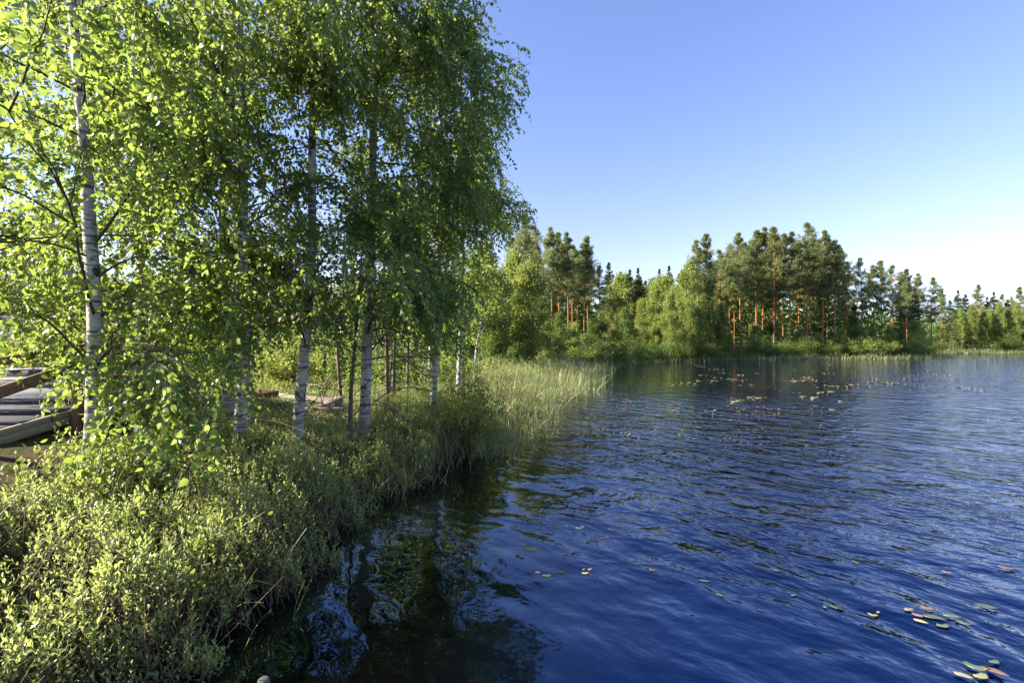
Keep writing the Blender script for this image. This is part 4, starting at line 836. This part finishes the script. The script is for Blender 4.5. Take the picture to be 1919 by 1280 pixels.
reed('green leafy reed standing alone in the water off the reed bed', 1050, 806, 752, 1)
reed('bent brown reed stalk standing in the water right of the green one', 1068, 838, 786, 2, True)
reed('broken short reed stalk in the water left of the green one', 1019, 812, 790, 3, True)
reed('thin reed standing farther out near the first lily leaves', 1108, 748, 724, 4)
reed('lone reed stalk right of the leafy green reed', 1092, 790, 762, 5)
# top of a mooring post at the bottom edge
d = 2.75; x = PX(494, d); g = Geo(); zt = PZ(1272, d)
tubes(g, np.array([[x, d, -.8], [x, d, zt - .03], [x, d, zt - .008], [x, d, zt]]), np.array([.034, .034, .031, .022]), 14, cap=True)
tag(link('mooring_post', g.mesh('mooring_post', M['grey_bark'], True)), 'rounded grey top of a wooden post at the bottom edge of the water', 'post')

# ------------------------------------------------------------------ light, sky, camera
SUN_EL, SUN_AZ = 31., -95.      # azimuth measured from the view direction (+Y) towards +X
w = bpy.data.worlds.new('World'); S.world = w; w.use_nodes = True; nt = w.node_tree; nt.nodes.clear()
sk = nt.nodes.new('ShaderNodeTexSky'); sk.sky_type = 'NISHITA'; sk.sun_disc = False; sk.sun_elevation = R(SUN_EL); sk.sun_rotation = R(SUN_AZ)
sk.altitude = 100; sk.air_density = 1.0; sk.dust_density = .8; sk.ozone_density = 3.0
bg = nt.nodes.new('ShaderNodeBackground'); bg.inputs[1].default_value = .086; ou = nt.nodes.new('ShaderNodeOutputWorld')
mu = nt.nodes.new('ShaderNodeMix'); mu.data_type = 'RGBA'; mu.blend_type = 'MULTIPLY'; mu.inputs[0].default_value = 1; mu.inputs[7].default_value = (1.02, .918, 1.09, 1)
nt.links.new(sk.outputs[0], mu.inputs[6]); # paleness painted into the sky colour low over the horizon
tc = nt.nodes.new('ShaderNodeTexCoord'); sx = nt.nodes.new('ShaderNodeSeparateXYZ'); nt.links.new(tc.outputs['Generated'], sx.inputs[0])
mr = nt.nodes.new('ShaderNodeMapRange'); mr.interpolation_type = 'SMOOTHSTEP'; mr.inputs[1].default_value = 0; mr.inputs[2].default_value = .42; mr.inputs[3].default_value = .85; mr.inputs[4].default_value = 0; nt.links.new(sx.outputs[2], mr.inputs[0])
bw = nt.nodes.new('ShaderNodeRGBToBW'); nt.links.new(mu.outputs[2], bw.inputs[0])
m2 = nt.nodes.new('ShaderNodeMix'); m2.data_type = 'RGBA'; m2.blend_type = 'MULTIPLY'; m2.inputs[0].default_value = 1; m2.inputs[7].default_value = (.80, .95, 1.30, 1); nt.links.new(bw.outputs[0], m2.inputs[6])
m3 = nt.nodes.new('ShaderNodeMix'); m3.data_type = 'RGBA'; nt.links.new(mr.outputs[0], m3.inputs[0]); nt.links.new(mu.outputs[2], m3.inputs[6]); nt.links.new(m2.outputs[2], m3.inputs[7])
nt.links.new(m3.outputs[2], bg.inputs[0]); nt.links.new(bg.outputs[0], ou.inputs[0])
ld = bpy.data.lights.new('sun', 'SUN'); ld.energy = 5.0; ld.angle = R(.53); ld.color = (1, .91, .74)
so = link('sun', ld); el, az = R(SUN_EL), R(SUN_AZ)
from mathutils import Vector
dirv = Vector((math.sin(az) * math.cos(el), math.cos(az) * math.cos(el), math.sin(el)))
so.rotation_euler = dirv.to_track_quat('Z', 'Y').to_euler(); so.location = (-30, 10, 40)
cd = bpy.data.cameras.new('camera'); cd.lens = 36 * F / 1919; cd.sensor_width = 36; cd.clip_start = .05; cd.clip_end = 4000; cd.shift_y = (HY - 640) / 1919
co = link('camera', cd, None, (0, 0, CAMH)); co.rotation_euler = (R(90), 0, 0); S.camera = co
vs = S.view_settings; vs.view_transform = 'Standard'; vs.look = 'None'; vs.gamma = 1; vs.use_curve_mapping = False; vs.exposure = 1.86
cy = S.cycles; cy.max_bounces = 7; cy.diffuse_bounces = 3; cy.glossy_bounces = 3; cy.transmission_bounces = 4; cy.transparent_max_bounces = 4; cy.use_denoising = True; cy.sample_clamp_indirect = 6
cy.caustics_reflective = False; cy.caustics_refractive = False
